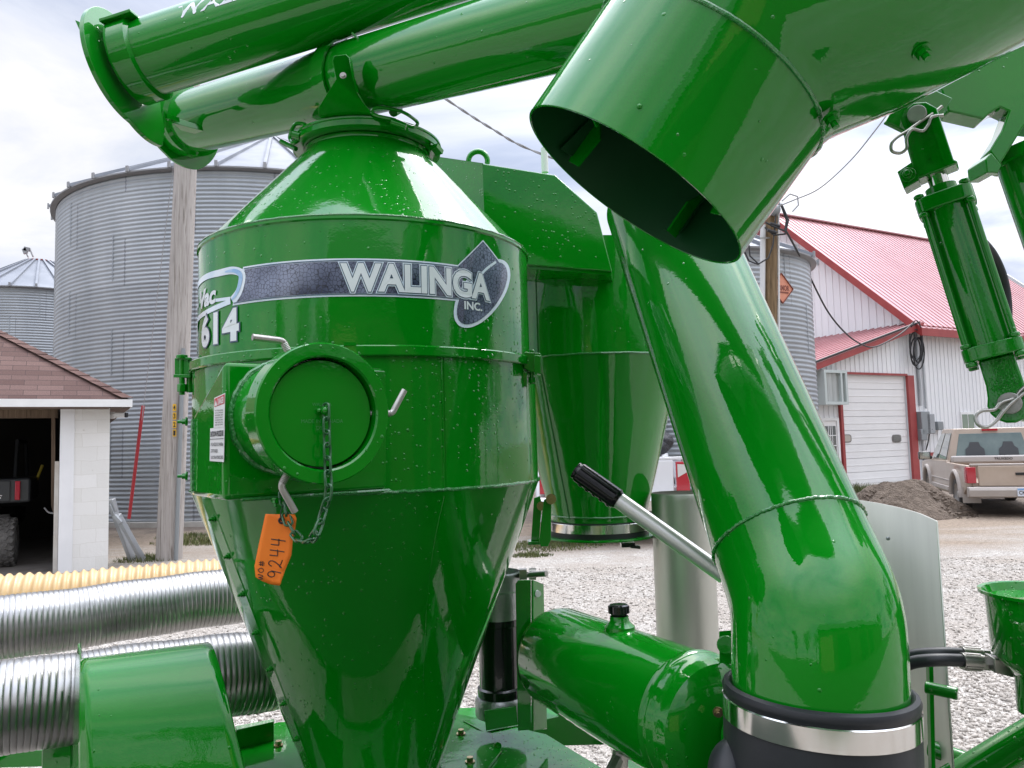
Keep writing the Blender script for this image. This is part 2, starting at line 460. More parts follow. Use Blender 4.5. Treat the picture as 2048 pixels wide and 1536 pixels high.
def ground_mat():
    m, nt, b = newmat('gravel_yard'); setp(b, rough=.93, spec=.25)
    tc = N(nt, 'ShaderNodeNewGeometry').outputs['Position']
    def vor(scale, feat='F1'):
        v = N(nt, 'ShaderNodeTexVoronoi', Scale=scale); v.feature = feat
        nt.links.new(tc, v.inputs['Vector']); return v
    v1 = vor(38.0); v2 = vor(75.0); e1 = vor(38.0, 'DISTANCE_TO_EDGE')
    s1 = N(nt, 'ShaderNodeSeparateColor'); nt.links.new(v1.outputs['Color'], s1.inputs[0])
    rp = N(nt, 'ShaderNodeValToRGB'); e = rp.color_ramp.elements
    e[0].position = 0; e[0].color = (.27, .245, .22, 1); e[1].position = 1; e[1].color = (.54, .505, .465, 1)
    k = e.new(.35); k.color = (.40, .37, .335, 1)
    nt.links.new(s1.outputs[0], rp.inputs[0])
    s2 = N(nt, 'ShaderNodeSeparateColor'); nt.links.new(v2.outputs['Color'], s2.inputs[0])
    rp2 = N(nt, 'ShaderNodeValToRGB'); e = rp2.color_ramp.elements
    e[0].color = (.26, .225, .195, 1); e[1].color = (.50, .455, .405, 1)
    nt.links.new(s2.outputs[0], rp2.inputs[0])
    nm = N(nt, 'ShaderNodeTexNoise', Scale=1.1, Detail=6.0); nt.links.new(tc, nm.inputs['Vector'])
    mixs = N(nt, 'ShaderNodeMix', data_type='RGBA'); nt.links.new(rp.outputs[0], mixs.inputs[6]); nt.links.new(rp2.outputs[0], mixs.inputs[7])
    mrn = N(nt, 'ShaderNodeMapRange'); mrn.inputs['From Min'].default_value = .42; mrn.inputs['From Max'].default_value = .58
    nt.links.new(nm.outputs['Fac'], mrn.inputs[0]); nt.links.new(mrn.outputs[0], mixs.inputs[0])
    # gaps between stones
    ed = N(nt, 'ShaderNodeMapRange'); ed.inputs['From Max'].default_value = .13; ed.inputs['To Min'].default_value = .55; ed.inputs['To Max'].default_value = 1
    nt.links.new(e1.outputs['Distance'], ed.inputs[0])
    gap = N(nt, 'ShaderNodeMix', data_type='RGBA', blend_type='MULTIPLY'); gap.inputs[0].default_value = .8
    nt.links.new(mixs.outputs[2], gap.inputs[6]); nt.links.new(ed.outputs[0], gap.inputs[7])
    # packed dirt further out and on the wheel tracks
    sx = N(nt, 'ShaderNodeSeparateXYZ'); nt.links.new(tc, sx.inputs[0])
    nd = N(nt, 'ShaderNodeTexNoise', Scale=.35, Detail=7.0, Roughness=.62)
    mpd = N(nt, 'ShaderNodeMapping'); mpd.inputs['Scale'].default_value = (.45, 1.6, 1); mpd.inputs['Rotation'].default_value = (0, 0, R_(-14))
    nt.links.new(tc, mpd.inputs[0]); nt.links.new(mpd.outputs[0], nd.inputs['Vector'])
    far = N(nt, 'ShaderNodeMapRange'); far.inputs['From Min'].default_value = 6.5; far.inputs['From Max'].default_value = 15.0
    far.inputs['To Min'].default_value = -.25; far.inputs['To Max'].default_value = .21
    nt.links.new(sx.outputs[1], far.inputs[0])
    ad = N(nt, 'ShaderNodeMath', operation='ADD'); nt.links.new(nd.outputs['Fac'], ad.inputs[0]); nt.links.new(far.outputs[0], ad.inputs[1])
    dm = N(nt, 'ShaderNodeMapRange'); dm.inputs['From Min'].default_value = .5; dm.inputs['From Max'].default_value = .66
    nt.links.new(ad.outputs[0], dm.inputs[0])
    dn = N(nt, 'ShaderNodeTexNoise', Scale=14.0, Detail=8.0, Roughness=.7); nt.links.new(tc, dn.inputs['Vector'])
    rd = N(nt, 'ShaderNodeValToRGB'); e = rd.color_ramp.elements
    e[0].position = .3; e[0].color = (.175, .13, .095, 1); e[1].position = .7; e[1].color = (.37, .305, .24, 1)
    nt.links.new(dn.outputs['Fac'], rd.inputs[0])
    mxd = N(nt, 'ShaderNodeMix', data_type='RGBA'); nt.links.new(dm.outputs[0], mxd.inputs[0])
    nt.links.new(gap.outputs[2], mxd.inputs[6]); nt.links.new(rd.outputs[0], mxd.inputs[7])
    # dark damp soil near the buildings
    fs = N(nt, 'ShaderNodeMapRange'); fs.inputs['From Min'].default_value = 13.5; fs.inputs['From Max'].default_value = 18
    fs.inputs['To Min'].default_value = -.45; fs.inputs['To Max'].default_value = .22
    nt.links.new(sx.outputs[1], fs.inputs[0])
    a2 = N(nt, 'ShaderNodeMath', operation='ADD'); nt.links.new(nm.outputs['Fac'], a2.inputs[0]); nt.links.new(fs.outputs[0], a2.inputs[1])
    d2 = N(nt, 'ShaderNodeMapRange'); d2.inputs['From Min'].default_value = .45; d2.inputs['From Max'].default_value = .6
    nt.links.new(a2.outputs[0], d2.inputs[0])
    rs = N(nt, 'ShaderNodeValToRGB'); e = rs.color_ramp.elements
    e[0].position = .3; e[0].color = (.13, .10, .08, 1); e[1].position = .7; e[1].color = (.24, .20, .165, 1)
    nt.links.new(dn.outputs['Fac'], rs.inputs[0])
    mx2 = N(nt, 'ShaderNodeMix', data_type='RGBA'); nt.links.new(d2.outputs[0], mx2.inputs[0])
    nt.links.new(mxd.outputs[2], mx2.inputs[6]); nt.links.new(rs.outputs[0], mx2.inputs[7])
    nt.links.new(mx2.outputs[2], b.inputs['Base Color'])
    p = bump(nt, b, e1.outputs['Distance'], .02, .9, None)
    p = bump(nt, b, v2.outputs['Distance'], .008, .6, None, p)
    bump(nt, b, dn.outputs['Fac'], .02, .6, 'Normal', p)
    return m
M['ground'] = ground_mat()
M['soil'] = simple('dirt_pile_soil', (.10, .075, .057), .97, col2=(.205, .16, .125), scale=9, bscale=26, bdist=.06, lo=.3, hi=.72)
M['concrete'] = simple('concrete', (.36, .34, .31), .9, col2=(.46, .44, .41), scale=3, bscale=30, bdist=.002)
M['grass'] = simple('grass_blades', (.06, .085, .02), .7, col2=(.15, .16, .05), scale=3)
M['leaf'] = simple('tree_leaves', (.022, .045, .012), .6, col2=(.06, .095, .024), scale=.9)
M['bark'] = simple('tree_bark', (.07, .055, .042), .9, bscale=12, bdist=.03)
def stone_mat():
    m, nt, b = newmat('gravel_stone'); setp(b, rough=.9, spec=.3)
    v = N(nt, 'ShaderNodeAttribute', attribute_name='tint', attribute_type='GEOMETRY')
    rp = N(nt, 'ShaderNodeValToRGB'); e = rp.color_ramp.elements
    e[0].color = (.26, .235, .208, 1); e[1].color = (.54, .50, .455, 1)
    k = e.new(.4); k.color = (.41, .372, .33, 1)
    nt.links.new(v.outputs['Fac'], rp.inputs[0]); nt.links.new(rp.outputs[0], b.inputs['Base Color'])
    return m
M['stone'] = stone_mat()

# ------------------------------------------------------------------ world, sun
SUN_AZ, SUN_EL = R_(38), R_(52)          # azimuth clockwise from +Y (behind the yard, to the right)
w = bpy.data.worlds.new('World'); scene.world = w; w.use_nodes = True
nt = w.node_tree; bg = nt.nodes['Background']
sky = N(nt, 'ShaderNodeTexSky', sky_type='NISHITA'); sky.sun_disc = False
sky.sun_elevation = SUN_EL; sky.sun_rotation = SUN_AZ; sky.altitude = 300
sky.air_density = 1.0; sky.dust_density = 1.5; sky.ozone_density = 1.2
BGS = .12
bg.inputs['Strength'].default_value = BGS
tc = N(nt, 'ShaderNodeTexCoord').outputs['Generated']
sp = N(nt, 'ShaderNodeSeparateXYZ'); nt.links.new(tc, sp.inputs[0])
# project the direction onto a flat cloud deck
zc = N(nt, 'ShaderNodeMath', operation='MAXIMUM'); nt.links.new(sp.outputs[2], zc.inputs[0]); zc.inputs[1].default_value = 0
za = N(nt, 'ShaderNodeMath', operation='ADD'); nt.links.new(zc.outputs[0], za.inputs[0]); za.inputs[1].default_value = .12
dv = N(nt, 'ShaderNodeVectorMath', operation='DIVIDE'); nt.links.new(tc, dv.inputs[0])
cb = N(nt, 'ShaderNodeCombineXYZ')
for i in range(3): nt.links.new(za.outputs[0], cb.inputs[i])
nt.links.new(cb.outputs[0], dv.inputs[1])
mp = N(nt, 'ShaderNodeMapping'); mp.inputs['Location'].default_value = (3.1, 1.4, 0); mp.inputs['Scale'].default_value = (.62, .8, 0)
nt.links.new(dv.outputs[0], mp.inputs[0])
c1 = N(nt, 'ShaderNodeTexNoise', Scale=1.5, Detail=9.0, Roughness=.56, Distortion=.5); nt.links.new(mp.outputs[0], c1.inputs['Vector'])
c2 = N(nt, 'ShaderNodeTexNoise', Scale=.8, Detail=5.0); nt.links.new(mp.outputs[0], c2.inputs['Vector'])
cr = N(nt, 'ShaderNodeValToRGB'); e = cr.color_ramp.elements     # cloud body: lilac grey undersides to white
e[0].position = .34; e[0].color = (.46, .52, .68, 1); e[1].position = .62; e[1].color = (1.0, .99, 1.0, 1)
k = e.new(.47); k.color = (.74, .78, .89, 1)
nt.links.new(c1.outputs['Fac'], cr.inputs[0])
# brighter where the sun stands behind the deck
sd = V((math.sin(SUN_AZ) * math.cos(SUN_EL), math.cos(SUN_AZ) * math.cos(SUN_EL), math.sin(SUN_EL)))
dt = N(nt, 'ShaderNodeVectorMath', operation='DOT_PRODUCT'); nt.links.new(tc, dt.inputs[0]); dt.inputs[1].default_value = sd
gl = N(nt, 'ShaderNodeMapRange'); gl.inputs['From Min'].default_value = .45; gl.inputs['From Max'].default_value = 1.0
gl.inputs['To Min'].default_value = 0; gl.inputs['To Max'].default_value = 1
nt.links.new(dt.outputs['Value'], gl.inputs[0])
gp = N(nt, 'ShaderNodeMath', operation='POWER'); nt.links.new(gl.outputs[0], gp.inputs[0]); gp.inputs[1].default_value = 3.0
gm = N(nt, 'ShaderNodeMath', operation='MULTIPLY_ADD'); nt.links.new(gp.outputs[0], gm.inputs[0]); gm.inputs[1].default_value = 1.3; gm.inputs[2].default_value = 1.0
# cloud brightness is raised overhead, mostly out of view, to strengthen reflections
el = N(nt, 'ShaderNodeMapRange', interpolation_type='SMOOTHSTEP'); el.inputs['From Min'].default_value = .42; el.inputs['From Max'].default_value = .85
el.inputs['To Min'].default_value = 1.0; el.inputs['To Max'].default_value = 3.3
nt.links.new(sp.outputs[2], el.inputs[0])
gt = N(nt, 'ShaderNodeMath', operation='MULTIPLY'); nt.links.new(gm.outputs[0], gt.inputs[0]); nt.links.new(el.outputs[0], gt.inputs[1])
sc = N(nt, 'ShaderNodeVectorMath', operation='SCALE'); nt.links.new(cr.outputs[0], sc.inputs[0]); nt.links.new(gt.outputs[0], sc.inputs['Scale'])
inv = N(nt, 'ShaderNodeVectorMath', operation='SCALE'); nt.links.new(sc.outputs[0], inv.inputs[0]); inv.inputs['Scale'].default_value = 1.0 / BGS
cov = N(nt, 'ShaderNodeMapRange'); cov.inputs['From Min'].default_value = .30; cov.inputs['From Max'].default_value = .52
cov.inputs['To Min'].default_value = .62; cov.inputs['To Max'].default_value = 1.0
nt.links.new(c2.outputs['Fac'], cov.inputs[0])
mx = N(nt, 'ShaderNodeMix', data_type='RGBA'); nt.links.new(cov.outputs[0], mx.inputs[0])
nt.links.new(sky.outputs[0], mx.inputs[6]); nt.links.new(inv.outputs[0], mx.inputs[7])
nt.links.new(mx.outputs[2], bg.inputs['Color'])
sl = bpy.data.lights.new('sun', 'SUN'); sl.energy = 1.4; sl.angle = R_(14); sl.color = (1, .96, .90)
so = bpy.data.objects.new('sun', sl); COL.objects.link(so)
so.rotation_euler = (-sd).to_track_quat('-Z', 'Y').to_euler(); so.location = (0, 0, 30)
scene.view_settings.view_transform = 'Standard'; scene.view_settings.look = 'None'
scene.view_settings.exposure = 0.14; scene.view_settings.gamma = 1.0
scene.cycles.max_bounces = 10; scene.cycles.glossy_bounces = 6; scene.cycles.diffuse_bounces = 4
scene.cycles.sample_clamp_indirect = 6.0

# ------------------------------------------------------------------ ground
g = MB(); g.quad((-60, -80, .004), (60, -80, .004), (60, -3.2, .004), (-60, -3.2, .004)); tag(g.build('reflection_lawn', simple('reflection_grass', (.018, .04, .008), .8, col2=(.03, .06, .012), scale=2), smooth=0), kind='structure')  # dark green sheet added out of view to darken the reflections
g = MB(); g.quad((-400, -300, 0), (400, -300, 0), (400, 600, 0), (-400, 600, 0))
tag(g.build('ground', M['ground'], smooth=0), kind='structure')

def stones(name, regions, seed=3):
    rng = np.random.default_rng(seed)
    t = (1 + 5 ** .5) / 2
    iv = np.array([(-1, t, 0), (1, t, 0), (-1, -t, 0), (1, -t, 0), (0, -1, t), (0, 1, t), (0, -1, -t), (0, 1, -t), (t, 0, -1), (t, 0, 1), (-t, 0, -1), (-t, 0, 1)], float) / math.hypot(1, t)
    fc = np.array([(0, 11, 5), (0, 5, 1), (0, 1, 7), (0, 7, 10), (0, 10, 11), (1, 5, 9), (5, 11, 4), (11, 10, 2), (10, 7, 6), (7, 1, 8), (3, 9, 4), (3, 4, 2), (3, 2, 6), (3, 6, 8), (3, 8, 9), (4, 9, 5), (2, 4, 11), (6, 2, 10), (8, 6, 7), (9, 8, 1)])
    P = []; S = []
    for (x0, x1, y0, y1, n, smin, smax) in regions:
        P.append(np.stack([rng.uniform(x0, x1, n), rng.uniform(y0, y1, n), np.zeros(n)], 1))
        S.append(smin + (smax - smin) * rng.random(n) ** 2.2)
    P = np.concatenate(P); S = np.concatenate(S); n = len(P)
    sc = np.stack([S * rng.uniform(.8, 1.5, n), S * rng.uniform(.6, 1.0, n), S * rng.uniform(.35, .7, n)], 1)
    vs = iv[None] * (1 + rng.uniform(-.28, .28, (n, 12, 1))) * sc[:, None, :]
    q = rng.normal(size=(n, 4)); q[:, 1:3] *= .35; q /= np.linalg.norm(q, axis=1, keepdims=True)
    a, b, c, d = q.T
    Rm = np.stack([np.stack([1 - 2 * (c * c + d * d), 2 * (b * c - d * a), 2 * (b * d + c * a)], 1), np.stack([2 * (b * c + d * a), 1 - 2 * (b * b + d * d), 2 * (c * d - b * a)], 1), np.stack([2 * (b * d - c * a), 2 * (c * d + b * a), 1 - 2 * (b * b + c * c)], 1)], 1)
    vs = np.einsum('nij,nkj->nki', Rm, vs)
    P[:, 2] = S * .18
    vs = (vs + P[:, None, :]).reshape(-1, 3)
    fs = (fc[None] + (np.arange(n) * 12)[:, None, None]).reshape(-1, 3)
    me = bpy.data.meshes.new(name)
    me.vertices.add(len(vs)); me.vertices.foreach_set('co', vs.ravel())
    me.loops.add(len(fs) * 3); me.loops.foreach_set('vertex_index', fs.ravel().astype(np.int32))
    me.polygons.add(len(fs)); me.polygons.foreach_set('loop_start', (np.arange(len(fs)) * 3).astype(np.int32))
    at = me.attributes.new('tint', 'FLOAT', 'FACE'); at.data.foreach_set('value', np.repeat(rng.random(n), 20))
    me.update(calc_edges=True); me.validate()
    me.materials.append(M['stone'])
    o = bpy.data.objects.new(name, me); COL.objects.link(o)
    return tag(o, 'loose pale grey crushed gravel lying over the yard', 'gravel', kind='stuff')
stones('gravel', [(-2.6, .6, 3.0, 6.5, 15000, .005, .020), (.6, 4.2, 3.2, 6.0, 26000, .005, .021), (.3, 6.5, 6.0, 10.5, 14000, .006, .020), (-4.5, .3, 6.5, 9.5, 4000, .006, .020)])

def grass(name, spots, label, seed=1, hmin=.03, hmax=.14):
    rng = random.Random(seed); mb = MB()
    for (x, y, rx, ry, n) in spots:
        for _ in range(n):
            a = rng.uniform(0, 2 * PI); r = rng.random() ** .7
            px, py = x + rx * r * math.cos(a), y + ry * r * math.sin(a)
            h = rng.uniform(hmin, hmax) * (1.15 - r * .7); b = rng.uniform(0, 2 * PI); wd = .007
            d = V((math.cos(b), math.sin(b), 0)); lean = V((rng.uniform(-.6, .6), rng.uniform(-.6, .6), 0)) * h
            p = V((px, py, -.005))
            mb.add([p - d * wd, p + d * wd, p + lean * .4 + V((0, 0, h * .6)) + d * wd * .7, p + lean * .4 + V((0, 0, h * .6)) - d * wd * .7, p + lean + V((0, 0, h))], [(0, 1, 2, 3), (3, 2, 4)])
    return tag(mb.build(name, M['grass'], smooth=0, recalc=False), label, 'grass', kind='stuff')
# ------------------------------------------------------------------ grain bins
def grain_bin(cx, cy, R, z_eave, label, pitch=.1016, roof_deg=28, ribs=30, cap=.5, seg=120, group=None):
    root = thing('grain_bin', label, 'grain bin', (cx, cy, 0))
    prof = []; z = .12
    amp = .0085
    while z < z_eave - .06:
        for k in range(6):
            prof.append((R + amp * math.sin(2 * PI * k / 6), z + pitch * k / 6))
        z += pitch
    mb = MB(); mb.lathe((cx, cy, 0), (0, 0, 1), prof, seg)
    # vertical lap seams with bolts, staggered from course to course
    rnd = random.Random(int(R * 100)); nc = int(z_eave / 1.12)
    for c in range(nc):
        for a in range(10):
            th = (a + .5 * (c % 2)) * 2 * PI / 10 + .25
            d = V((math.cos(th), math.sin(th), 0)); t = V((-d.y, d.x, 0))
            p = V((cx, cy, 0)) + d * (R + amp)
            mb.hexa(p + V((0, 0, .12 + c * 1.12 + .56)), t * .012, d * .003, V((0, 0, .55)))
    mb.build('bin_wall', M['bin_wall'], root, smooth=60, recalc=False)
    mb = MB(); mb.lathe((cx, cy, 0), (0, 0, 1), [(R + .06, -.02), (R + .06, .11), (R - .05, .13)], 64)
    mb.build('foundation', M['concrete'], root)
    tn = math.tan(R_(roof_deg)); Re = R + .13
    zt = z_eave + (Re - cap) * tn
    mb = MB()
    mb.lathe((cx, cy, 0), (0, 0, 1), [(Re, z_eave - .02), (Re, z_eave), (cap, zt)], ribs * 4)
    for k in range(ribs):
        a = 2 * PI * k / ribs
        d = V((math.cos(a), math.sin(a), 0)); o = V((cx, cy, 0))
        p0 = o + d * (Re + .03) + V((0, 0, z_eave + .03)); p1 = o + d * cap + V((0, 0, zt + .03))
        mb.bar(p0, p1, .075, .07, V((-d.y, d.x, 0)))
    roof = mb.build('roof', M['bin_roof'], root)
    mb = MB()
    for k in range(ribs):
        a = 2 * PI * k / ribs; d = V((math.cos(a), math.sin(a), 0))
        mb.hexa(V((cx, cy, z_eave + .035)) + d * (Re + .05), V((-d.y, d.x, 0)) * .035, d * .02, V((0, 0, .07)))
    mb.lathe((cx, cy, 0), (0, 0, 1), [(R + .012, z_eave - .07), (Re + .01, z_eave - .04), (Re + .012, z_eave - .005)], ribs * 4)
    mb.build('eave_trim', M['bin_trim'], root)
    return root, roof, zt
big, big_roof, _ = grain_bin(-7.25, 23.2, 5.7, 8.28, 'tall corrugated steel grain bin behind the grey utility pole', ribs=34, seg=160)
sm, sm_roof, zt = grain_bin(W(78, 600, 31).x, 31, 3.05, 7.95, 'small grain bin with a ribbed conical roof behind the shed', roof_deg=31, ribs=24, cap=.55)
cx = W(78, 600, 31).x
mb = MB()
mb.lathe((cx, 31, zt), (0, 0, 1), [(.58, .0), (.58, .05), (.5, .07), (.0, .14)], 24); mb.build('roof_cap', M['trim_red'], sm)
mb = MB()
a = V((cx - .22, 30.6, zt + .15))
mb.bar(a, a + V((-.18, 0, .36)), .05, .05); mb.bar(a + V((.2, 0, 0)), a + V((.05, 0, .36)), .05, .05); mb.bar(a + V((-.18, 0, .36)), a + V((.05, 0, .30)), .07, .16); mb.bar(a + V((-.18, 0, .36)), a + V((-.10, 0, .15)), .07, .16)
mb.build('lid_opener', M['bin_trim'], sm)
RB = grain_bin(W(1388, 600, 18.6).x, 18.6, 2.68, W(1560, 500, 16.5).z - .05, 'grain bin with an orange diamond sign beside the white shop', roof_deg=27, ribs=20)[0]
rbc = V((W(1388, 600, 18.6).x, 18.6, 0))

# diamond sign hung on the right-hand bin
def cylhit(px, py, c, R):
    d = ray(px, py); o = EYE - c
    A = d.x * d.x + d.y * d.y; B = 2 * (o.x * d.x + o.y * d.y); C_ = o.x ** 2 + o.y ** 2 - R * R
    disc = B * B - 4 * A * C_
    if disc < 0: return None
    return EYE + d * ((-B - math.sqrt(disc)) / (2 * A))
pc = cylhit(1562, 577, rbc, 2.74); nr = (pc - rbc); nr.z = 0; nr.normalize(); tr = V((-nr.y, nr.x, 0))
if tr.x < 0: tr = -tr
sg = thing('diamond_sign', 'faded orange diamond sign on the grain bin beside the brown pole', 'sign', pc)
k = .325
mb = MB(); mb.prism([pc + tr * a + V((0, 0, b)) for a, b in ((-k, 0), (0, -k), (k, 0), (0, k))], nr * .02); mb.build('sign_board', M['sign_orange'], sg)
mb = MB()
pts = [pc + nr * .025 + tr * a + V((0, 0, b)) for a, b in ((-k, 0), (0, -k), (k, 0), (0, k))]
for i in range(4): mb.bar(pts[i], pts[(i + 1) % 4], .035, .012, nr)
mb.build('sign_border', M['sign_brown'], sg)
mb = MB(); text_on(mb, 'FORMOR', pc + nr * .024 - tr * .22 + V((0, 0, -.05)), tr * .44, V((0, 0, .12)), .03); mb.hexa(pc + nr * .026 + tr * .06 + V((0, 0, -.085)), tr * .13, nr * .002, V((0, 0, .015)))
mb.build('sign_lettering', M['sign_brown'], sg, smooth=0)

# ------------------------------------------------------------------ poles and cables
def pole_between(name, label, a, b, r0, r1, mat, root_loc):
    root = thing(name, label, 'utility pole', root_loc)
    mb = MB(); n = 14
    pts = [a.lerp(b, i / n) for i in range(n + 1)]
    mb.tube(pts, [r0 + (r1 - r0) * i / n for i in range(n + 1)], 24)
    mb.build('pole_shaft', mat, root, smooth=60)
    return root
pa = ground(338, 1118); pb_ = W(374, 270, pa.y)
axis = (pb_ - pa)
PL = pole_between('utility_pole', 'weathered grey wooden utility pole in front of the big grain bin', pa - axis * .02, pa + axis * 1.25, .20, .165, M['pole_grey'], pa)
mb = MB()
ca, cb_ = W(352, 1120, pa.y - .17), W(365, 740, pa.y - .17)
mb.tube([ca, cb_, cb_.lerp(cb_ + axis * .05, 1)], .032, 12); mb.build('conduit', M['grey_metal'], PL)
for i, s in enumerate('4321'):
    q = W(349, 815 + i * 17, pa.y - .20)
    mb = MB(); mb.box(q, (.055, .006, .11)); t = mb.build('number_tag', simple('yellow_tag', (.65, .38, .02), .5), PL)
    mb = MB(); text_on(mb, s, q + V((-.017, -.005, -.04)), V((.034, 0, 0)), V((0, 0, .08)), .03); mb.build('tag_numeral', M['ink'], PL, smooth=0)
pr0, pr1 = W(1537, 960, 15.2), W(1543, 412, 15.2)
PR = pole_between('utility_pole', 'brown wooden utility pole in front of the white shop gable', V((pr0.x, 15.2, 0)), pr1, .125, .115, M['pole_brown'], V((pr0.x, 15.2, 0)))
mb = MB(); mb.tube([V((pr0.x - .22, 15.15, 0)), W(1526, 450, 15.15)], .055, 12)
mb.tube([V((pr0.x + .16, 15.15, 0)), W(1557, 425, 15.15)], .022, 8); mb.build('conduit', M['plastic_white'], PR)
for (x, y) in ((1530, 476), (1531, 632)): mb = MB(); mb.box(W(x, y, 15.05), (.2, .02, .03)); mb.build('conduit_strap', M['zinc'], PR)
mb = MB(); mb.ball(W(1549, 420, 15.0), .12, 12, 8); mb.cyl(W(1540, 415, 15.1), W(1561, 408, 15.0), .05, 12); mb.build('insulator', M['grey_metal'], PR)
mb = MB()
mb.tube([W(1562, 410, 15), W(1573, 440, 14.95), W(1570, 462, 14.9), W(1545, 452, 14.9), W(1530, 444, 14.95)], .018, 8)
mb.tube([W(1530, 455, 15), W(1548, 470, 14.9), W(1570, 468, 14.9), W(1577, 440, 14.9), W(1563, 408, 15)], .018, 8)
mb.tube([W(1540, 447, 14.92), W(1560, 453, 14.92)], .035, 8); mb.tube([W(1535, 460, 14.9), W(1553, 466, 14.9)], .035, 8)
mb.tube([W(1498, 490, 14.9), W(1500, 512, 14.9), W(1517, 528, 14.9), W(1537, 516, 14.9), W(1546, 490, 14.9), W(1552, 430, 14.95)], .015, 8)
mb.tube([W(1490, 505, 14.9), W(1498, 522, 14.9), W(1517, 529, 14.9)], .015, 8)
mb.build('service_wire', M['cable'], PR)
mb = MB(); mb.tube([W(1564, 402, 15), W(1580, 388, 15), W(1595, 393, 15), W(1597, 410, 15), W(1585, 423, 15)], .014, 8); mb.build('wire_loop', M['cable_grey'], PR)

def smooth_path(pts, n=10):
    pts = [V(p) for p in pts]; out = []
    for i in range(len(pts) - 1):
        p0 = pts[max(i - 1, 0)]; p1 = pts[i]; p2 = pts[i + 1]; p3 = pts[min(i + 2, len(pts) - 1)]
        for k in range(n):
            t = k / n
            out.append(.5 * ((2 * p1) + (p2 - p0) * t + (2 * p0 - 5 * p1 + 4 * p2 - p3) * t * t + (3 * p1 - p0 - 3 * p2 + p3) * t ** 3))
    out.append(pts[-1]); return out
def cable(name, pts, r, label, mat='cable', twist=0):
    p = smooth_path(pts, 12); mb = MB()
    if twist:
        for s in (0, 1):
            q = [c + V((0, math.cos(i * .9 + s * PI), math.sin(i * .9 + s * PI))) * r * 1.1 for i, c in enumerate(p)]
            mb.tube(q, r, 8)
    else: mb.tube(p, r, 8)
    return tag(mb.build(name, M[mat]), label, 'cable')
cable('overhead_cable', [W(700, 70, 15), W(890, 197, 16), W(980, 255, 16.4), W(1070, 303, 16.8), W(1300, 380, 16), W(1545, 425, 15)], .016, 'twisted overhead cable crossing the sky above the lifting eye', 'cable_grey', 1)
cable('overhead_cable', [W(1550, 415, 15), W(1588, 400, 14.7), W(1640, 376, 14.3), W(1700, 322, 14), W(1748, 264, 13.5), W(1795, 200, 13.2), W(1850, 120, 13)], .013, 'thin grey overhead wire rising from the brown pole top', 'cable_grey')
cable('overhead_cable', [W(1570, 458, 15), W(1596, 505, 16.4), W(1618, 550, 18.5), W(1655, 622, 20), W(1690, 665, 21.5), W(1722, 688, 23), W(1752, 693, 24), W(1800, 668, 25.2), W(1826, 645, 26.2)], .022, 'dark twisted service cable sagging from the pole to the shop corner', 'cable')
gw = MB(); g0, g1 = W(256, 1062, 13.6), W(347, 330, 12.4); gw.tube([g0, g1], .006, 6)
gy = thing('guy_wire', 'thin guy wire with a red plastic guard beside the grey pole', 'guy wire', g0)
gw.build('wire', M['cable_grey'], gy)
mb = MB(); ga, gb = W(258, 1037, 13.5), W(286, 812, 13.2); mb.tube([ga, gb], .028, 12); mb.build('red_guard', M['red_plastic'], gy)

# ------------------------------------------------------------------ shed on the left
YS = 11.5
SHR = R_(30); SHP = V((W(219, 900, YS).x, YS, 0))
def sx(px):
    d = ray(px, 905); e = V((math.cos(SHR), math.sin(SHR), 0)); k = d.x / d.y
    return SHP.x + (k * SHP.y - SHP.x) / (e.x - k * e.y)
zE = W(190, 806, YS).z
P0_ = lambda x, y, z: V((x, y, z))
x0, x1, xl = sx(119), sx(219), -14.5
shed = thing('garage_shed', 'white block garage shed with brown shingle hip roof and open doorway', 'shed', ((x0 + xl) / 2, YS + 3, 0))
mb = MB(); xm = sx(148)
mb.hexa(((xm + x1) / 2, YS + .1, zE / 2 - .04), V(((x1 - xm) / 2, 0, 0)), V((0, .1, 0)), V((0, 0, zE / 2 - .04)))
mb.hexa((x1 - .1, YS + 3.1, zE / 2 - .04), V((.0995, 0, 0)), V((0, 2.899, 0)), V((0, 0, zE / 2 - .04)))
mb.build('block_wall', M['block'], shed)
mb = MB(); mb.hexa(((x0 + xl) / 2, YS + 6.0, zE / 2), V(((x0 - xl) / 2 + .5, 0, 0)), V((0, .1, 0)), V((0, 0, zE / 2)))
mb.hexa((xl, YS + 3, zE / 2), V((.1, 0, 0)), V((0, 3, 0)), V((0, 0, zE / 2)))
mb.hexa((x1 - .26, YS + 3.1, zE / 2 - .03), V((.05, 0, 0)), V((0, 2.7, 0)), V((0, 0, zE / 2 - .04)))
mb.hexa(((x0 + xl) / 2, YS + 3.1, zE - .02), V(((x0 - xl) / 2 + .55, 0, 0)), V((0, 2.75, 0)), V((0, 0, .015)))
mb.build('shade_boards', M['deep_dark'], shed)  # near-black boards put the shade of the shed interior into colour
mb = MB(); mb.hexa(((x0 + xl) / 2, YS + 3, .006), V(((x0 - xl) / 2 + .4, 0, 0)), V((0, 2.9, 0)), V((0, 0, .006))); mb.build('floor_slab', simple('shed_floor', (.16, .14, .125), .9, col2=(.22, .2, .18)), shed)
mb = MB(); mb.hexa(((x0 + xm) / 2 + .002, YS + .07, zE / 2 - .045), V(((xm - x0) / 2, 0, 0)), V((0, .1, 0)), V((0, 0, zE / 2 - .045))); 
mb.build('door_jamb', simple('jamb_paint', (.72, .72, .73), .5, col2=(.78, .78, .79), scale=2), shed, bevel=.006)
mb = MB(); mb.hexa((x0 - .03, YS + .15, .8), V((.028, 0, 0)), V((0, .06, 0)), V((0, 0, .8)));
mb.build('jamb_board', simple('jamb_old', (.55, .50, .44), .7, col2=(.65, .62, .57)), shed)
mb = MB(); zh = W(60, 818, YS).z
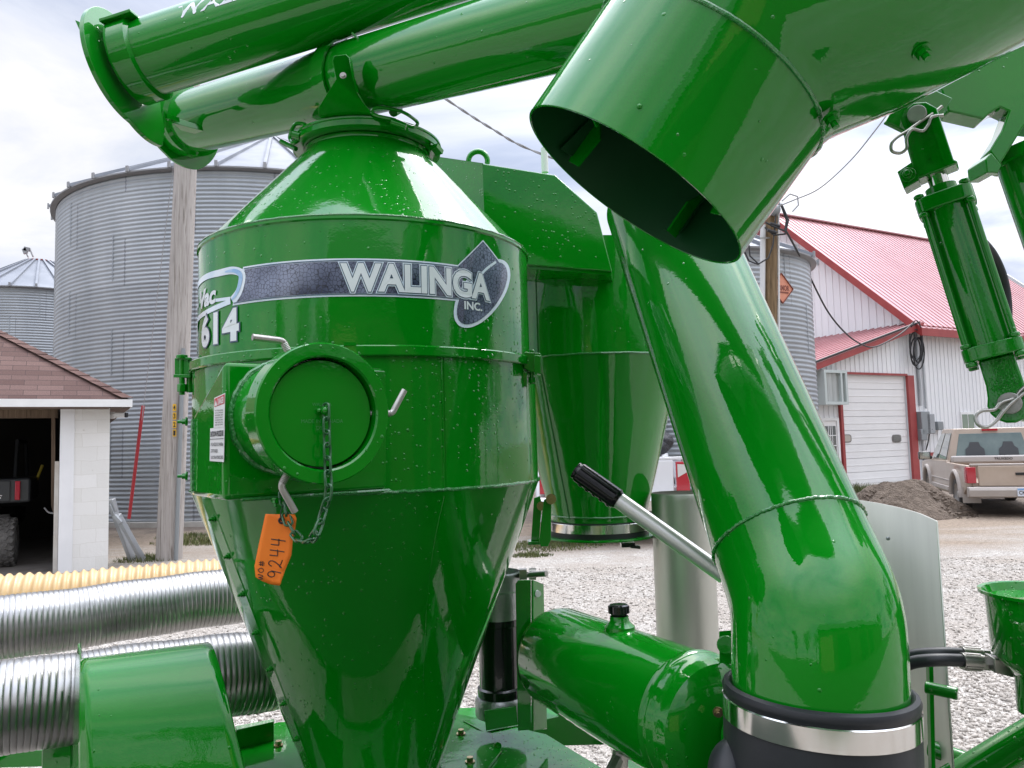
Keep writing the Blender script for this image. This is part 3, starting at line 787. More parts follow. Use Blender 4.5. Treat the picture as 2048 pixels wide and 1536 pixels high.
mb.hexa(((x0 + xl) / 2 - .01, YS + .16, zh), V(((x0 - xl) / 2 - .02, 0, 0)), V((0, .03, 0)), V((0, 0, .028)))
mb.build('door_header', simple('header_wood', (.42, .31, .16), .7, col2=(.55, .45, .28)), shed)
mb = MB(); mb.hexa(((x0 + xl) / 2 - .01, YS + .28, zh - .09), V(((x0 - xl) / 2 - .02, 0, 0)), V((0, .05, 0)), V((0, 0, .06)))
pts = [P0_(x0 - .09, YS + .3, zh - .15), P0_(x0 - .07, YS + .3, .95), P0_(x0 - .03, YS + .3, .8)]
mb.bar(pts[0], pts[1], .05, .05); mb.bar(pts[1], pts[2], .05, .05); mb.build('door_track', M['plank'], shed)
xr = x1 + .27; ye = YS - .30; zR = zE + .02
# hip roof
run = 3.6; rise = run * .66
mb = MB(); yb = YS + 6.6
P = lambda x, y, z: V((x, y, z))
ridge = P(xr - run, ye + run, zR + rise); ridge2 = P(xl, ye + run, zR + rise)
mb.quad(P(xl, ye, zR), P(xr, ye, zR), ridge, ridge2); mb.quad(P(xr, ye, zR), P(xr, yb, zR), P(xr - run, yb - run, zR + rise), ridge)
mb.quad(P(xr, yb, zR), P(xl, yb, zR), ridge2, P(xr - run, yb - run, zR + rise))
roof = mb.build('shingle_roof', M['shingle'], shed, smooth=0)
mb = MB(); c0 = P(xr + .02, ye - .02, zR + .02); c1 = ridge + V((0, 0, .03)); n = 26
sidev = V((1, 1, 0)).normalized()
for i in range(n):
    a = c0.lerp(c1, i / n); b = c0.lerp(c1, (i + 1.35) / n)
    for sgn in (-1, 1):
        sv = V((-.7, .0, 0)) if sgn < 0 else V((0, .7, 0))
        sv = sv.normalized() * .15 - V((0, 0, .0))
        mb.add([a + V((0, 0, .018)), b + V((0, 0, .004)), b + sv * 1.0 + V((0, 0, .004)), a + sv + V((0, 0, .018))], [(0, 1, 2, 3)])
mb.build('hip_shingles', simple('hip_shingle', (.10, .052, .043), .95, col2=(.17, .10, .085), scale=3, bscale=90, bdist=.004), shed, smooth=0)
mb = MB(); mb.hexa(((xr + xl) / 2, ye, zR - .045), V(((xr - xl) / 2 + .01, 0, 0)), V((0, .014, 0)), V((0, 0, .055)))
mb.hexa((xr - .004, (ye + yb) / 2, zR - .045), V((.014, 0, 0)), V((0, (yb - ye) / 2 - .016, 0)), V((0, 0, .055))); mb.build('fascia', M['white_paint'], shed)
mb = MB(); mb.hexa(((x1 + xr) / 2 - .01, (ye + yb) / 2, zR - .112), V(((xr - x1) / 2 - .01, 0, 0)), V((0, (yb - ye) / 2 - .03, 0)), V((0, 0, .008)));
mb.hexa(((x1 + xl) / 2 - .02, (ye + YS) / 2 - .01, zR - .112), V(((x1 - xl) / 2, 0, 0)), V((0, (YS - ye) / 2 - .01, 0)), V((0, 0, .008))); mb.build('soffit', simple('soffit_brown', (.12, .08, .06), .8), shed)
# turn the shed about its visible corner
for o_ in [shed]:
    q_ = o_.location - SHP; o_.rotation_euler.z = SHR
    o_.location = SHP + V((q_.x * math.cos(SHR) - q_.y * math.sin(SHR), q_.x * math.sin(SHR) + q_.y * math.cos(SHR), 0))
# security camera under the eave
ca = W(238, 830, YS + .05); sc_ = thing('security_camera', 'small white security camera mounted at the shed corner', 'camera', ca)
mb = MB(); mb.bar(ca + V((-.06, 0, .0)), ca + V((.11, -.02, -.005)), .075, .075); mb.build('camera_housing', M['plastic_white'], sc_, bevel=.012)
mb = MB(); mb.bar(ca + V((.11, -.02, -.005)), ca + V((.135, -.022, -.006)), .07, .07); mb.build('lens', M['ink'], sc_, bevel=.01)
mb = MB(); mb.box(ca + V((-.13, .05, .0)), (.07, .05, .10)); mb.bar(ca + V((-.12, .02, .01)), ca + V((-.05, 0, .0)), .03, .03); mb.build('mount', M['plastic_white'], sc_)
# odds and ends in the dark doorway
mb = MB(); mb.tube([W(85, 930, 13.0), W(72, 963, 13.0)], .022, 8); tag(mb.build('broom_handle', simple('yellow_stick', (.5, .38, .04), .5)), 'short yellow handle standing in the dark doorway', 'handle')
mb = MB(); mb.tube(smooth_path([W(89, 1016, 12.2), W(98, 1025, 12.1), W(113, 1027, 12.0)]), .012, 8); tag(mb.build('white_cord', M['plastic_white']), 'white cord hanging inside the shed doorway', 'cord')
# gutters leaning on the wall
for i, (a, b, wd, lab) in enumerate([((222, 1006), (266, 1122), .16, 'grey metal downspout leaning on the shed wall, nearest the wall'), ((236, 1030), (287, 1122), .13, 'flat grey board leaning beside the downspout, outermost')]):
    p = W(a[0], a[1], YS + .5 - .1 * i); q = ground(*b)
    mb = MB(); mb.bar(p, q, wd, .055, V((0, 1, 0)))
    if i == 0: mb.bar(p + V((0, 0, .06)), p.lerp(q, .14), wd * .7, .09, V((0, 1, 0)))
    else: mb.bar(p + V((-.03, -.05, .0)), p + V((.08, -.05, -.12)), .06, .06)
    tag(mb.build('downspout' if i == 0 else 'board', M['galv'], bevel=.008), lab, 'downspout' if i == 0 else 'board')

# ------------------------------------------------------------------ utility vehicle in the shed
uc = ground(-40, 1128); Yu = YS + .35
def ux(px, py): return W(px, py, Yu)
utv = thing('utility_vehicle', 'black utility vehicle with red tail light parked in the shed', 'utility vehicle', (W(36, 980, Yu).x, Yu, 0))
utv.rotation_euler.z = SHR * .9
mb = MB(); a, b = ux(40, 957), ux(56, 1005)
xL = W(-190, 957, Yu).x
mb.hexa(((a.x + .13 + xL) / 2, Yu + .75, (a.z + b.z) / 2), V(((a.x + .13 - xL) / 2, 0, 0)), V((0, .7, 0)), V((0, 0, (a.z - b.z) / 2)))
mb.build('cargo_box', M['utv_black'], utv, bevel=.03)
mb = MB(); mb.hexa(((a.x - .13 + xL) / 2, Yu + .035, (a.z + b.z) / 2), V(((a.x - .13 - xL) / 2, 0, 0)), V((0, .015, 0)), V((0, 0, (a.z - b.z) / 2 - .03))); tgt = mb.build('tailgate', M['utv_black'], utv, bevel=.01)
mb = MB(); text_on(mb, 'RS', ux(-16, 998) + V((0, -.02, 0)), V((.195, 0, 0)), V((0, 0, .062)), .03, .2); mb.build('lettering', M['white_sign'], utv, smooth=0)
mb = MB(); c = ux(35, 981); mb.hexa(c + V((0, .03, 0)), V((.035, 0, 0)), V((0, .03, 0)), V((0, 0, .145))); mb.build('tail_light', simple('utv_lens', (.55, .02, .05), .2, coat=1), utv, bevel=.012)
def knobby(mb, c, ax, R, w, lugs=22):
    ax = V(ax); u, v = perp(ax)
    mb.lathe(c - ax * w / 2, ax, [(R * .55, .02), (R * .74, 0), (R * .86, w * .04), (R * .93, w * .12), (R * .975, w * .26), (R, w * .5), (R * .975, w * .74), (R * .93, w * .88), (R * .86, w * .96), (R * .74, w), (R * .55, w - .02)], 48)
    rr = random.Random(5)
    for i in range(lugs):
        for k, off in enumerate((-.36, -.12, .12, .36)):
            a = 2 * PI * (i + .5 * (k % 2)) / lugs
            d = u * math.cos(a) + v * math.sin(a); t = ax.cross(d)
            q = (t * 1.0 + ax * (.5 if k < 2 else -.5)).normalized(); s2 = d.cross(q)
            mb.hexa(c + ax * off * w + d * (R * (.995 - .28 * off * off * abs(off) * 2)), q * R * .085, s2 * w * .075, d * .016)
mb = MB(); tcn = W(24, 1083, YS + .5); Rt = tcn.z - .012
knobby(mb, V((tcn.x, tcn.y + .1, Rt)), (1, 0, 0), Rt, .3); tw = mb.build('wheel', M['tyre_daylit'], utv, smooth=30)
mb = MB(); knobby(mb, V((tcn.x - 1.25, tcn.y + .1, Rt)), (1, 0, 0), Rt, .3); mb.build('wheel', M['tyre'], utv, smooth=30)
mb = MB()
for s in (-1, 1):
    X = tcn.x - .62 + s * .62
    mb.tube([V((X, Yu + 1.2, 1.1)), V((X, Yu + 1.5, 1.95)), V((X, Yu + 2.8, 1.95)), V((X, Yu + 3.3, 1.1))], .03, 10)
mb.box((tcn.x - .62, Yu + 2.3, .62), (1.15, 2.4, .25)); mb.build('cab_frame', M['utv_black'], utv)

grass('grass', [(*ground(420, 1085)[:2], 1.1, .5, 1500), (*ground(290, 1120)[:2], .5, .35, 500), (*ground(380, 1075)[:2], .7, .5, 600)], 'thin green grass growing at the foot of the big grain bin', 2)
grass('grass', [(*ground(1090, 1092)[:2], .95, .7, 1900), (*ground(1170, 1085)[:2], .6, .5, 500), (*ground(1060, 1112)[:2], .35, .2, 500)], 'patch of yellowish grass on the gravel under the rear cyclone', 4, .03, .10)
grass('grass', [(*ground(1715, 984)[:2], 1.6, .8, 2200)], 'strip of rough grass between the garage door and the dirt pile', 6, .08, .3)
# ------------------------------------------------------------------ white shop with red roof
C0 = V((14.15, 26.7, 0)); DS = V((math.cos(R_(29)), math.sin(R_(29)), 0)); DT = V((-DS.y, DS.x, 0)); Z = V((0, 0, 1))
def S(s, t, z): return C0 + DS * s + DT * t + Z * z
def s_at(px):
    k = (px - 1024 ) / FPX
    return (C0.x - k * C0.y) / (k * DS.y - DS.x)
shop = thing('farm_shop', 'white metal sided shop building with steep red roof and lean-to garage', 'shop building', S(3, 5, 0))
ZE, ZP, HT = 5.55, 10.9, 5.95
LZ = lambda s: 5.42 + .285 * s          # lean-to roof height along the front (s negative to the left)
wl = MB()
def wall(pts, nrm): wl.prism(pts, nrm)
wall([S(0, 0, 0), S(14, 0, 0), S(14, 0, ZE), S(0, 0, ZE)], DT * .15)
wall([S(0, .15, 0), S(0, 2 * HT, 0), S(0, 2 * HT, ZE), S(0, HT, ZP - .02), S(0, .15, ZE)], DS * .12)
wall([S(13.88, .15, 0), S(13.88, 2 * HT, 0), S(13.88, 2 * HT, ZE), S(13.88, HT, ZP - .02), S(13.88, .15, ZE)], DS * .12)
dl, dr, dz = s_at(1682), s_at(1811), 3.6
wall([S(-9, 0, 0), S(dl - .05, 0, 0), S(dl - .05, 0, LZ(dl)), S(-9, 0, LZ(-9))], DT * .12)
wall([S(dl - .05, 0, dz), S(dr + .05, 0, dz), S(dr + .05, 0, LZ(dr)), S(dl - .05, 0, LZ(dl - .05))], DT * .12)
wall([S(dr + .05, 0, 0), S(0, 0, 0), S(0, 0, LZ(0)), S(dr + .05, 0, LZ(dr))], DT * .12)
# ribs of the siding
rw, rh = .022, .014
def rib(s, z0, z1): wl.hexa(S(s, -rh / 2, (z0 + z1) / 2), DS * rw, DT * rh, Z * (z1 - z0) / 2)
s = -8.9
while s < 13.9:
    if dl - .08 < s < dr + .08: rib(s, dz + .05, LZ(s) - .03)
    elif s < 0: rib(s, .02, LZ(s) - .03)
    else: rib(s, .02, ZE - .02)
    s += .232
t = .3
while t < 2 * HT:
    zt = ZE + (ZP - ZE) * (1 - abs(t - HT) / HT)
    wl.hexa(S(-rh / 2, t, (4.9 + zt) / 2), DT * rw, DS * rh, Z * ((zt - 4.9) / 2 - .02))
    t += .3
wl.build('wall', M['siding'], shop, smooth=0)
# roofs
rf = MB(); ov, th = .45, .05
sl_ = (ZP - ZE) / HT
def rp(s, t, dz=0): return S(s, t, ZE + sl_ * (t if t <= HT else 2 * HT - t) + .06 + dz)
SR = 12.6
for (ta, tb) in ((-ov, HT), (2 * HT + ov, HT)):
    rf.prism([rp(-ov, ta), rp(SR, ta), rp(SR, tb), rp(-ov, tb)], Z * th)
    s = -ov + .1
    while s < SR:
        a, b = rp(s, ta, th), rp(s, tb, th)
        rf.hexa((a + b) / 2 + Z * .012, (b - a) / 2, DS * .03, Z * .018); s += .30
    rf.bar(rp(-ov, HT - .0, th + .03), rp(SR, HT, th + .03), .3, .05)
rf.build('roof', M['roof_red'], shop, smooth=0)
lr = MB(); 
lr.prism([S(-.02, -.3, LZ(0) + .05), S(-9.3, -.3, LZ(-9.3) + .05), S(-9.3, 9, LZ(-9.3) + .05), S(-.02, 9, LZ(0) + .05)], Z * .05)
t = -.2
while t < 9:
    a, b = S(-.05, t, LZ(0) + .10), S(-9.3, t, LZ(-9.3) + .10)
    lr.hexa((a + b) / 2 + Z * .012, (b - a) / 2, DT * .03, Z * .018); t += .30
lr.build('lean_to_roof', M['roof_red'], shop, smooth=0)
tr_ = MB()
for (ta, tb) in ((-ov, HT), (2 * HT + ov, HT)):
    a, b = rp(-ov - .03, ta, -.10), rp(-ov - .03, tb, -.10)
    tr_.prism([a - Z * .12, b - Z * .12, b + Z * .2, a + Z * .2], DS * .03)
tr_.hexa(S((SR - ov) / 2, -ov - .03, ZE - sl_ * ov - .04), DS * ((SR + ov) / 2), DT * .03, Z * .13)
tr_.hexa(S((SR - ov) / 2, -.22, ZE - .20), DS * ((SR + ov) / 2), DT * .17, Z * .01)
a, b = S(-.02, -.33, LZ(0) - .02), S(-9.3, -.33, LZ(-9.3) - .02)
tr_.prism([a - Z * .12, b - Z * .12, b + Z * .07, a + Z * .07], DT * .03)
tr_.hexa(S(dr + .21, -.05, dz / 2 + .02), DS * .17, DT * .045, Z * (dz / 2 + .02)); tr_.hexa(S(dl - .12, -.05, dz / 2 + .02), DS * .06, DT * .045, Z * (dz / 2 + .02))
tr_.hexa(S((dl + dr) / 2, -.045, dz + .055), DS * ((dr - dl) / 2 + .05), DT * .04, Z * .035)
tr_.hexa(S(.55, -.03, .5), DS * .6, DT * .03, Z * .48); tr_.hexa(S(dl - .45, -.03, .5), DS * .2, DT * .03, Z * .48)
tr_.build('red_trim', M['trim_red'], shop, smooth=0)
mb = MB(); a, b = S(-.3, -.34, LZ(-.3) + .13), S(-9, -.34, LZ(-9) + .13); mb.tube([a, b], .035, 8); mb.build('roof_conduit', M['cable'], shop)
# sectional garage door
gd = MB(); n = 8
for i in range(n):
    z0, z1 = dz * i / n + .006, dz * (i + 1) / n - .006
    gd.hexa(S((dl + dr) / 2, .07, (z0 + z1) / 2), DS * ((dr - dl) / 2), DT * .03, Z * ((z1 - z0) / 2))
    gd.hexa(S((dl + dr) / 2, .036, (z0 + z1) / 2 + .0), DS * ((dr - dl) / 2 - .04), DT * .006, Z * .012)
gd.hexa(S((dl + dr) / 2, .105, dz / 2), DS * ((dr - dl) / 2), DT * .003, Z * dz / 2)
gdo = gd.build('garage_door', M['door_white'], shop, smooth=0, bevel=.004)
for px in (1689, 1789):
    sx_ = s_at(px); z = W(px, 877, S(sx_, 0, 0).y).z
    mb = MB(); L = .24; pts = []
    for k in range(20):
        a = 2 * PI * k / 20; pts.append(S(sx_, .02, z) + DS * (math.copysign(abs(math.cos(a)) ** .5, math.cos(a)) * L) + Z * (math.copysign(abs(math.sin(a)) ** .5, math.sin(a)) * .13))
    mb.prism(pts, DT * .02); wn = mb.build('door_window', simple('grey_rubber_frame', (.16, .15, .14), .5), gdo)
    mb = MB(); pts = [S(sx_, .014, z) + (p - S(sx_, .02, z)) * .8 for p in pts]; mb.prism(pts, DT * .006); mb.build('pane', simple('amber_pane', (.36, .33, .28), .12, coat=1) if px < 1700 else M['glass'], gdo)
# entry door left of the garage door
ea, eb = s_at(1640), s_at(1667); zd = 2.12
mb = MB(); mb.hexa(S((ea + eb) / 2, -.02, zd / 2), DS * (eb - ea) / 2, DT * .02, Z * zd / 2); ed = mb.build('entry_door', M['door_white'], shop, smooth=0)
mb = MB()
mb.hexa(S(ea - .05, -.035, zd / 2 + .04), DS * .05, DT * .035, Z * (zd / 2 + .05)); mb.hexa(S(eb + .05, -.035, zd / 2 + .04), DS * .05, DT * .035, Z * (zd / 2 + .05)); mb.hexa(S((ea + eb) / 2, -.035, zd + .05), DS * ((eb - ea) / 2), DT * .034, Z * .045); mb.build('door_frame', M['white_paint'], ed)
mb = MB(); mb.hexa(S((ea + eb) / 2, -.043, 1.5), DS * .26, DT * .004, Z * .46); mb.build('pane', M['glass'], ed)
mb = MB()
for k in (-1, 0, 1): mb.hexa(S((ea + eb) / 2 + k * .087 + .0, -.05, 1.5), DS * .012, DT * .005, Z * .46)
for k in (-1, 1): mb.hexa(S((ea + eb) / 2, -.051, 1.5 + k * .16), DS * .26, DT * .0045, Z * .012)
mb.build('muntin', M['white_paint'], ed)
mb = MB(); mb.ball(S(eb - .08, -.07, 1.0), .04); mb.build('handle', M['zinc'], ed)
# open upper window box
wa, wb = s_at(1629), s_at(1675); z0, z1 = 2.62, 3.70
mb = MB(); f = .045
for (sa, sb, za_, zb_) in ((wa, wa + f * 2, z0, z1), (wb - f * 2, wb, z0, z1), (wa + 2 * f, wb - 2 * f, z1 - 2 * f, z1), (wa + 2 * f, wb - 2 * f, z0, z0 + 2 * f), ((wa + wb) / 2 + .22, (wa + wb) / 2 + .30, z0 + 2 * f, z1 - 2 * f)):
    mb.hexa(S((sa + sb) / 2, -.2, (za_ + zb_) / 2), DS * (sb - sa) / 2, DT * .2, Z * (zb_ - za_) / 2)
wo = mb.build('bay_window', simple('grey_green_frame', (.50, .55, .53), .5), shop)
mb = MB(); mb.hexa(S((wa + wb) / 2, -.3, (z0 + z1) / 2), DS * ((wb - wa) / 2 - .09), DT * .006, Z * ((z1 - z0) / 2 - .09)); mb.build('pane', simple('dusty_pane', (.22, .23, .21), .15, coat=1, col2=(.40, .42, .40), scale=2, stretch=(3, 3, .3)), wo)
# small window, conduits, meter
sa, sb = s_at(1916), s_at(1942)
mb = MB(); mb.hexa(S((sa + sb) / 2, -.03, 2.0), DS * ((sb - sa) / 2), DT * .03, Z * .37); sw = mb.build('window', M['white_paint'], shop)
mb = MB()
for k in (-1, 1): mb.hexa(S((sa + sb) / 2 + k * .19, -.064, 2.0), DS * .165, DT * .004, Z * .29)
mb.build('pane', M['glass_green'], sw)
mb = MB()
s1, s2 = s_at(1836), s_at(1846)
mb.tube([S(s1, -.07, 2.6), S(s1, -.07, 5.2)], .05, 10); mb.tube([S(s2, -.07, 2.5), S(s2, -.07, 4.9)], .035, 10); mb.tube([S(s_at(1834), -.09, .05), S(s_at(1834), -.09, 1.9)], .045, 10)
mb.build('conduit', M['galv'], shop)
for (px, py, w_, h_, nm) in ((1836, 846, .24, .62, 'meter_box'), (1846, 848, .22, .55, 'breaker_box'), (1831, 870, .16, .30, 'junction_box'), (1865, 852, .16, .24, 'junction_box')):
    s_ = s_at(px); z = W(px, py, S(s_, -.1, 0).y).z
    mb = MB(); mb.hexa(S(s_, -.12, z), DS * w_, DT * .11, Z * h_ / 1.6); mb.build(nm, M['grey_metal'] if nm != 'breaker_box' else M['galv'], shop, bevel=.02)
mb = MB(); q = [W(1864, 858, 26.6), W(1859, 868, 26.6), W(1856, 885, 26.6), W(1852, 900, 26.7)]; mb.tube(smooth_path(q), .02, 6); mb.build('meter_wire', M['cable'], shop); mb = MB()
for k in range(5):
    rr = random.Random(k); cxp, cyp = 1834 + rr.uniform(-4, 4), 690 + rr.uniform(-12, 18); pts = []
    for j in range(18):
        a = 2 * PI * j / 18; pts.append(W(cxp + (9 + k) * math.cos(a), cyp + (24 + 4 * k) * math.sin(a), 26.3 - .05 * k))
    mb.tube(pts, .022, 6, closed=True)
mb.build('cable_coil', M['cable'], shop)
mb = MB(); mb.tube(smooth_path([W(1818, 650, 26.3), W(1840, 655, 26.3), W(1855, 668, 26.3)]), .03, 6); mb.build('cable_end', M['cable'], shop)
mb = MB(); mb.hexa(S(-3.2, -.5, .04), DS * 3.4, DT * .5, Z * .04); tag(mb.build('concrete_apron', M['concrete']), kind='structure')
pp = W(1626, 870, 23.0)
wp = thing('wooden_post', 'weathered wooden post with a brown box beside the entry door', 'post', (pp.x, 23, 0))
mb = MB(); mb.box((pp.x, 23, 1.9), (.12, .12, 3.8)); mb.build('post_shaft', M['plank'], wp)
mb = MB(); b = W(1618, 821, 22.9); mb.box(b, (.24, .1, .26)); mb.build('box', simple('brown_box', (.22, .15, .08), .7), wp)

# ------------------------------------------------------------------ dirt pile
def heap(name, c, rx, ry, h, label):
    rng = np.random.default_rng(4); n, m = 90, 46; vs = []; fs = []
    ph = rng.uniform(0, 6, 12); fr = rng.uniform(2, 17, 12)
    for i in range(m):
        r = i / (m - 1)
        for j in range(n):
            a = 2 * PI * j / n
            k = 1 + .10 * math.sin(3 * a + 1) + .06 * math.sin(5 * a + 2)
            x, y = r * rx * k * math.cos(a), r * ry * k * math.sin(a)
            z = h * max(0, (1 - r)) ** .85 * (1 - .25 * math.exp(-((r) / .18) ** 2))
            bp = sum(math.sin(fr[q] * x + ph[q]) * math.cos(fr[q] * y * 1.1 + ph[-q]) / (1 + fr[q]) for q in range(12)) * .16 + rng.uniform(-.02, .02)
            vs.append(c + V((x, y, z + bp * (1 - r ** 4) - .03)))
    for i in range(m - 1):
        for j in range(n): fs.append((i * n + j, i * n + (j + 1) % n, (i + 1) * n + (j + 1) % n, (i + 1) * n + j))
    mb = MB(); mb.add(vs, fs)
    rr = random.Random(2)
    for _ in range(700):
        a = rr.uniform(0, 2 * PI); r = rr.random() ** .5 * 1.05; q = c + V((r * rx * math.cos(a), r * ry * math.sin(a), max(0, h * max(0, 1 - r) ** .85 * (1 - .25 * math.exp(-(r / .18) ** 2)) * .90 - .02))); s_ = rr.uniform(.008, .028) ; b_ = rr.uniform(0, 3)
        mb.hexa(q, V((s_ * math.cos(b_), s_ * math.sin(b_), s_ * .3)), V((-s_ * .8 * math.sin(b_), s_ * .8 * math.cos(b_), s_ * .2)), V((s_ * .2, -s_ * .2, s_ * .7)))
    return tag(mb.build(name, M['soil'], smooth=60, recalc=False), label, 'dirt pile')
hp = ground(1806, 1030)
heap('dirt_pile', hp, 1.38, 1.05, .92, 'heap of brown dirt and clods in front of the garage door')

M['bag_black'] = simple('black_tarp', (.03, .03, .035), .5, bscale=8, bdist=.1)
# ------------------------------------------------------------------ pickups
def pickup(name, label, loc, yaw, body, trim, sc=.95, tan=True):
    root = thing(name, label, 'pickup truck', loc)
    ca, sa = math.cos(yaw), math.sin(yaw)
    F = V((sa, ca, 0)); Rr = V((ca, -sa, 0)); O = V(loc)
    def T(x, y, z): return O + Rr * x * sc + F * y * sc + Z * z * sc     # x right, y forward, z up (rear bumper at y=0)
    Wd = .97
    mb = MB()
    # lower body sides with wheel openings
    def arch(y0): return [(y0 + .50 * math.cos(PI - PI * k / 10), .36 + .52 * math.sin(PI * k / 10)) for k in range(11)]
    prof = [(.12, .62), (.12, 1.06), (2.15, 1.06), (2.15, 1.10), (4.3, 1.08), (5.4, 1.0), (5.5, .5)] + [(p[0], p[1]) for p in arch(4.55)][::-1] + [(p[0], p[1]) for p in arch(1.15)][::-1]
    for sx_ in (-1, 1):
        mb.prism([T(sx_ * Wd, y, z) for y, z in prof], Rr * (-sx_ * .10 * sc))
    mb.hexa(T(0, 3.9, .85), Rr * (Wd - .101) * sc, F * 1.6 * sc, Z * .22 * sc)
    mb.hexa(T(0, 1.15, .66), Rr * (Wd - .101) * sc, F * 1.0 * sc, Z * .05 * sc)
    mb.hexa(T(0, 2.2, .88), Rr * (Wd - .101) * sc, F * .04 * sc, Z * .18 * sc)
    # cab
    def frame(x, y, z): return T(x, y, z)
    cabw, roofw = .93, .74
    low, top = 1.08, 1.84
    ring_l = [(-cabw, 2.2), (cabw, 2.2), (cabw, 4.25), (-cabw, 4.25)]
    ring_t = [(-roofw, 2.32), (roofw, 2.32), (roofw, 3.55), (-roofw, 3.55)]
    v = [T(x, y, low) for x, y in ring_l] + [T(x, y, top) for x, y in ring_t]
    mb.add(v, [(0, 1, 2, 3), (4, 5, 6, 7), (0, 1, 5, 4), (1, 2, 6, 5), (2, 3, 7, 6), (3, 0, 4, 7)])
    mb.build('body', body, root, smooth=40, bevel=.03 * sc, seg=3)
    # glass
    def lerp3(a, b, t): return a.lerp(b, t)
    def pane(i, j, u0, u1, w0, w1, nm='window'):
        A, B_, C_, D_ = v[i], v[j], v[j + 4], v[i + 4]
        q = lambda u, t: A.lerp(B_, u).lerp(D_.lerp(C_, u), t)
        n = (B_ - A).cross(D_ - A).normalized()
        if n.dot((A + B_) / 2 - T(0, 3.2, 1.4)) < 0: n = -n
        m_ = MB(); m_.prism([q(u0, w0) + n * .004, q(u1, w0) + n * .004, q(u1 - .0, w1) + n * .004, q(u0, w1) + n * .004], n * .008)
        return m_.build(nm, M['glass_cab'], root, bevel=.02)
    rw_ = pane(0, 1, .09, .91, .10, .84, 'rear_window')
    for k in (-.34, .34):
        m_ = MB(); m_.prism([T(k + a, 2.176 + .158 * (z - 1.08), z) for a, z in ((-.2, 1.18), (.2, 1.18), (.19, 1.36), (.12, 1.42), (.09, 1.52), (-.09, 1.52), (-.12, 1.42), (-.19, 1.36))], F * -.01); m_.build('headrest', M['utv_black'], rw_)
    pane(3, 0, .07, .44, .06, .86); pane(3, 0, .50, .93, .06, .86); pane(1, 2, .07, .93, .06, .86)
    m_ = MB(); m_.hexa(T(0, 2.29, 1.80), Rr * .16 * sc, F * .03 * sc, Z * .022 * sc); m_.build('brake_light', M['tail_red'], root)
    # tailgate, tonneau, bumper
    m_ = MB(); m_.hexa(T(0, .10, .84), Rr * .76 * sc, F * .03 * sc, Z * .215 * sc); tg = m_.build('tailgate', body, root, bevel=.02)
    m_ = MB(); m_.hexa(T(0.05, .06, .88), Rr * .14 * sc, F * .012 * sc, Z * .028 * sc); m_.build('handle', M['black_gloss'], tg, bevel=.004)
    m_ = MB(); m_.hexa(T(0, .12, 1.075), Rr * .90 * sc, F * .05 * sc, Z * .018 * sc); m_.build('gate_cap', trim, tg, bevel=.008)
    if tan:
        m_ = MB(); m_.hexa(T(0, 1.96, 1.135), Rr * .88 * sc, F * .13 * sc, Z * .075 * sc); tn = m_.build('bed_cover_roll', simple('grey_vinyl', (.42, .39, .37), .6), root, bevel=.03)
        m_ = MB(); text_on(m_, 'TRUXEDO', T(-.05, 1.822, 1.115), Rr * .36 * sc, Z * .055 * sc, .02, .15); m_.build('lettering', M['ink'], tn, smooth=0)
    else:
        rr = random.Random(3)
        for _ in range(9): m_ = MB(); m_.ball(T(rr.uniform(-.75, .75), rr.uniform(.4, 1.8), rr.uniform(1.02, 1.34)), rr.uniform(.16, .28), 14, 9, rr.uniform(.6, 1)); m_.build('black_bag', M['bag_black'], root)
        rr = random.Random(8)
        for _ in range(6): m_ = MB(); m_.ball(T(rr.uniform(.1, .8), rr.uniform(.5, 1.0), rr.uniform(1.4, 1.55)), rr.uniform(.09, .16), 12, 8, .7); m_.build('white_bag', M['white_paint'], root)
    m_ = MB(); m_.prism([T(-.99, -.02, z) + F * y * sc for y, z in ((0, .40), (-.10, .42), (-.13, .56), (-.10, .62), (.10, .62), (.10, .40))], Rr * 1.98 * sc); bpp = m_.build('bumper', trim if tan else M['steel'], root, bevel=.015)
    m_ = MB(); m_.hexa(T(.02, -.16, .52), Rr * .155 * sc, F * .008 * sc, Z * .08 * sc); m_.build('license_plate', simple('plate_face', (.62, .66, .74), .4), bpp)
    if tan:
        m_ = MB(); text_on(m_, 'CKW 5', T(-.11, -.171, .475), Rr * .26 * sc, Z * .075 * sc, .02); m_.build('plate_lettering', M['ink'], bpp, smooth=0)
        m_ = MB(); m_.hexa(T(.02, -.1705, .58), Rr * .15 * sc, F * .002 * sc, Z * .016 * sc); m_.build('plate_band', simple('plate_blue', (.18, .36, .62), .4), bpp)
    for sx_ in (-1, 1):
        m_ = MB()
        if tan:
            m_.hexa(T(sx_ * .885, .098, .86), Rr * .085 * sc, F * .035 * sc, Z * .17 * sc); m_.hexa(T(sx_ * .958, .19, .86), Rr * .018 * sc, F * .10 * sc, Z * .17 * sc)
        else: m_.hexa(T(sx_ * .875, .098, .84), Rr * .085 * sc, F * .035 * sc, Z * .19 * sc)
        tl = m_.build('tail_light', M['tail_red'], root, bevel=.012)
        if not tan:
            m_ = MB(); m_.prism([T(sx_ * .875 + a, .058, z) for a, z in ((-.065, .83), (.065, .90), (.05, .99), (-.065, 1.0))], F * .012); m_.build('reverse_lens', M['lens_clear'], tl)
    # flares and rocker
    for sx_ in (-1, 1):
        for y0 in (1.15, 4.55):
            m_ = MB(); m_.tube([T(sx_ * (Wd + .02), y0 + .50 * math.cos(PI - PI * k / 12) , .36 + .54 * math.sin(PI * k / 12)) for k in range(13)], .05 * sc, 8); m_.build('wheel_flare', trim, root)
        m_ = MB(); m_.hexa(T(sx_ * .97, 2.85, .47), Rr * .05 * sc, F * 1.0 * sc, Z * .05 * sc); m_.hexa(T(sx_ * (Wd + .012), 2.9, .66), Rr * .012 * sc, F * 1.1 * sc, Z * .02 * sc); m_.build('running_board', trim, root, bevel=.01)
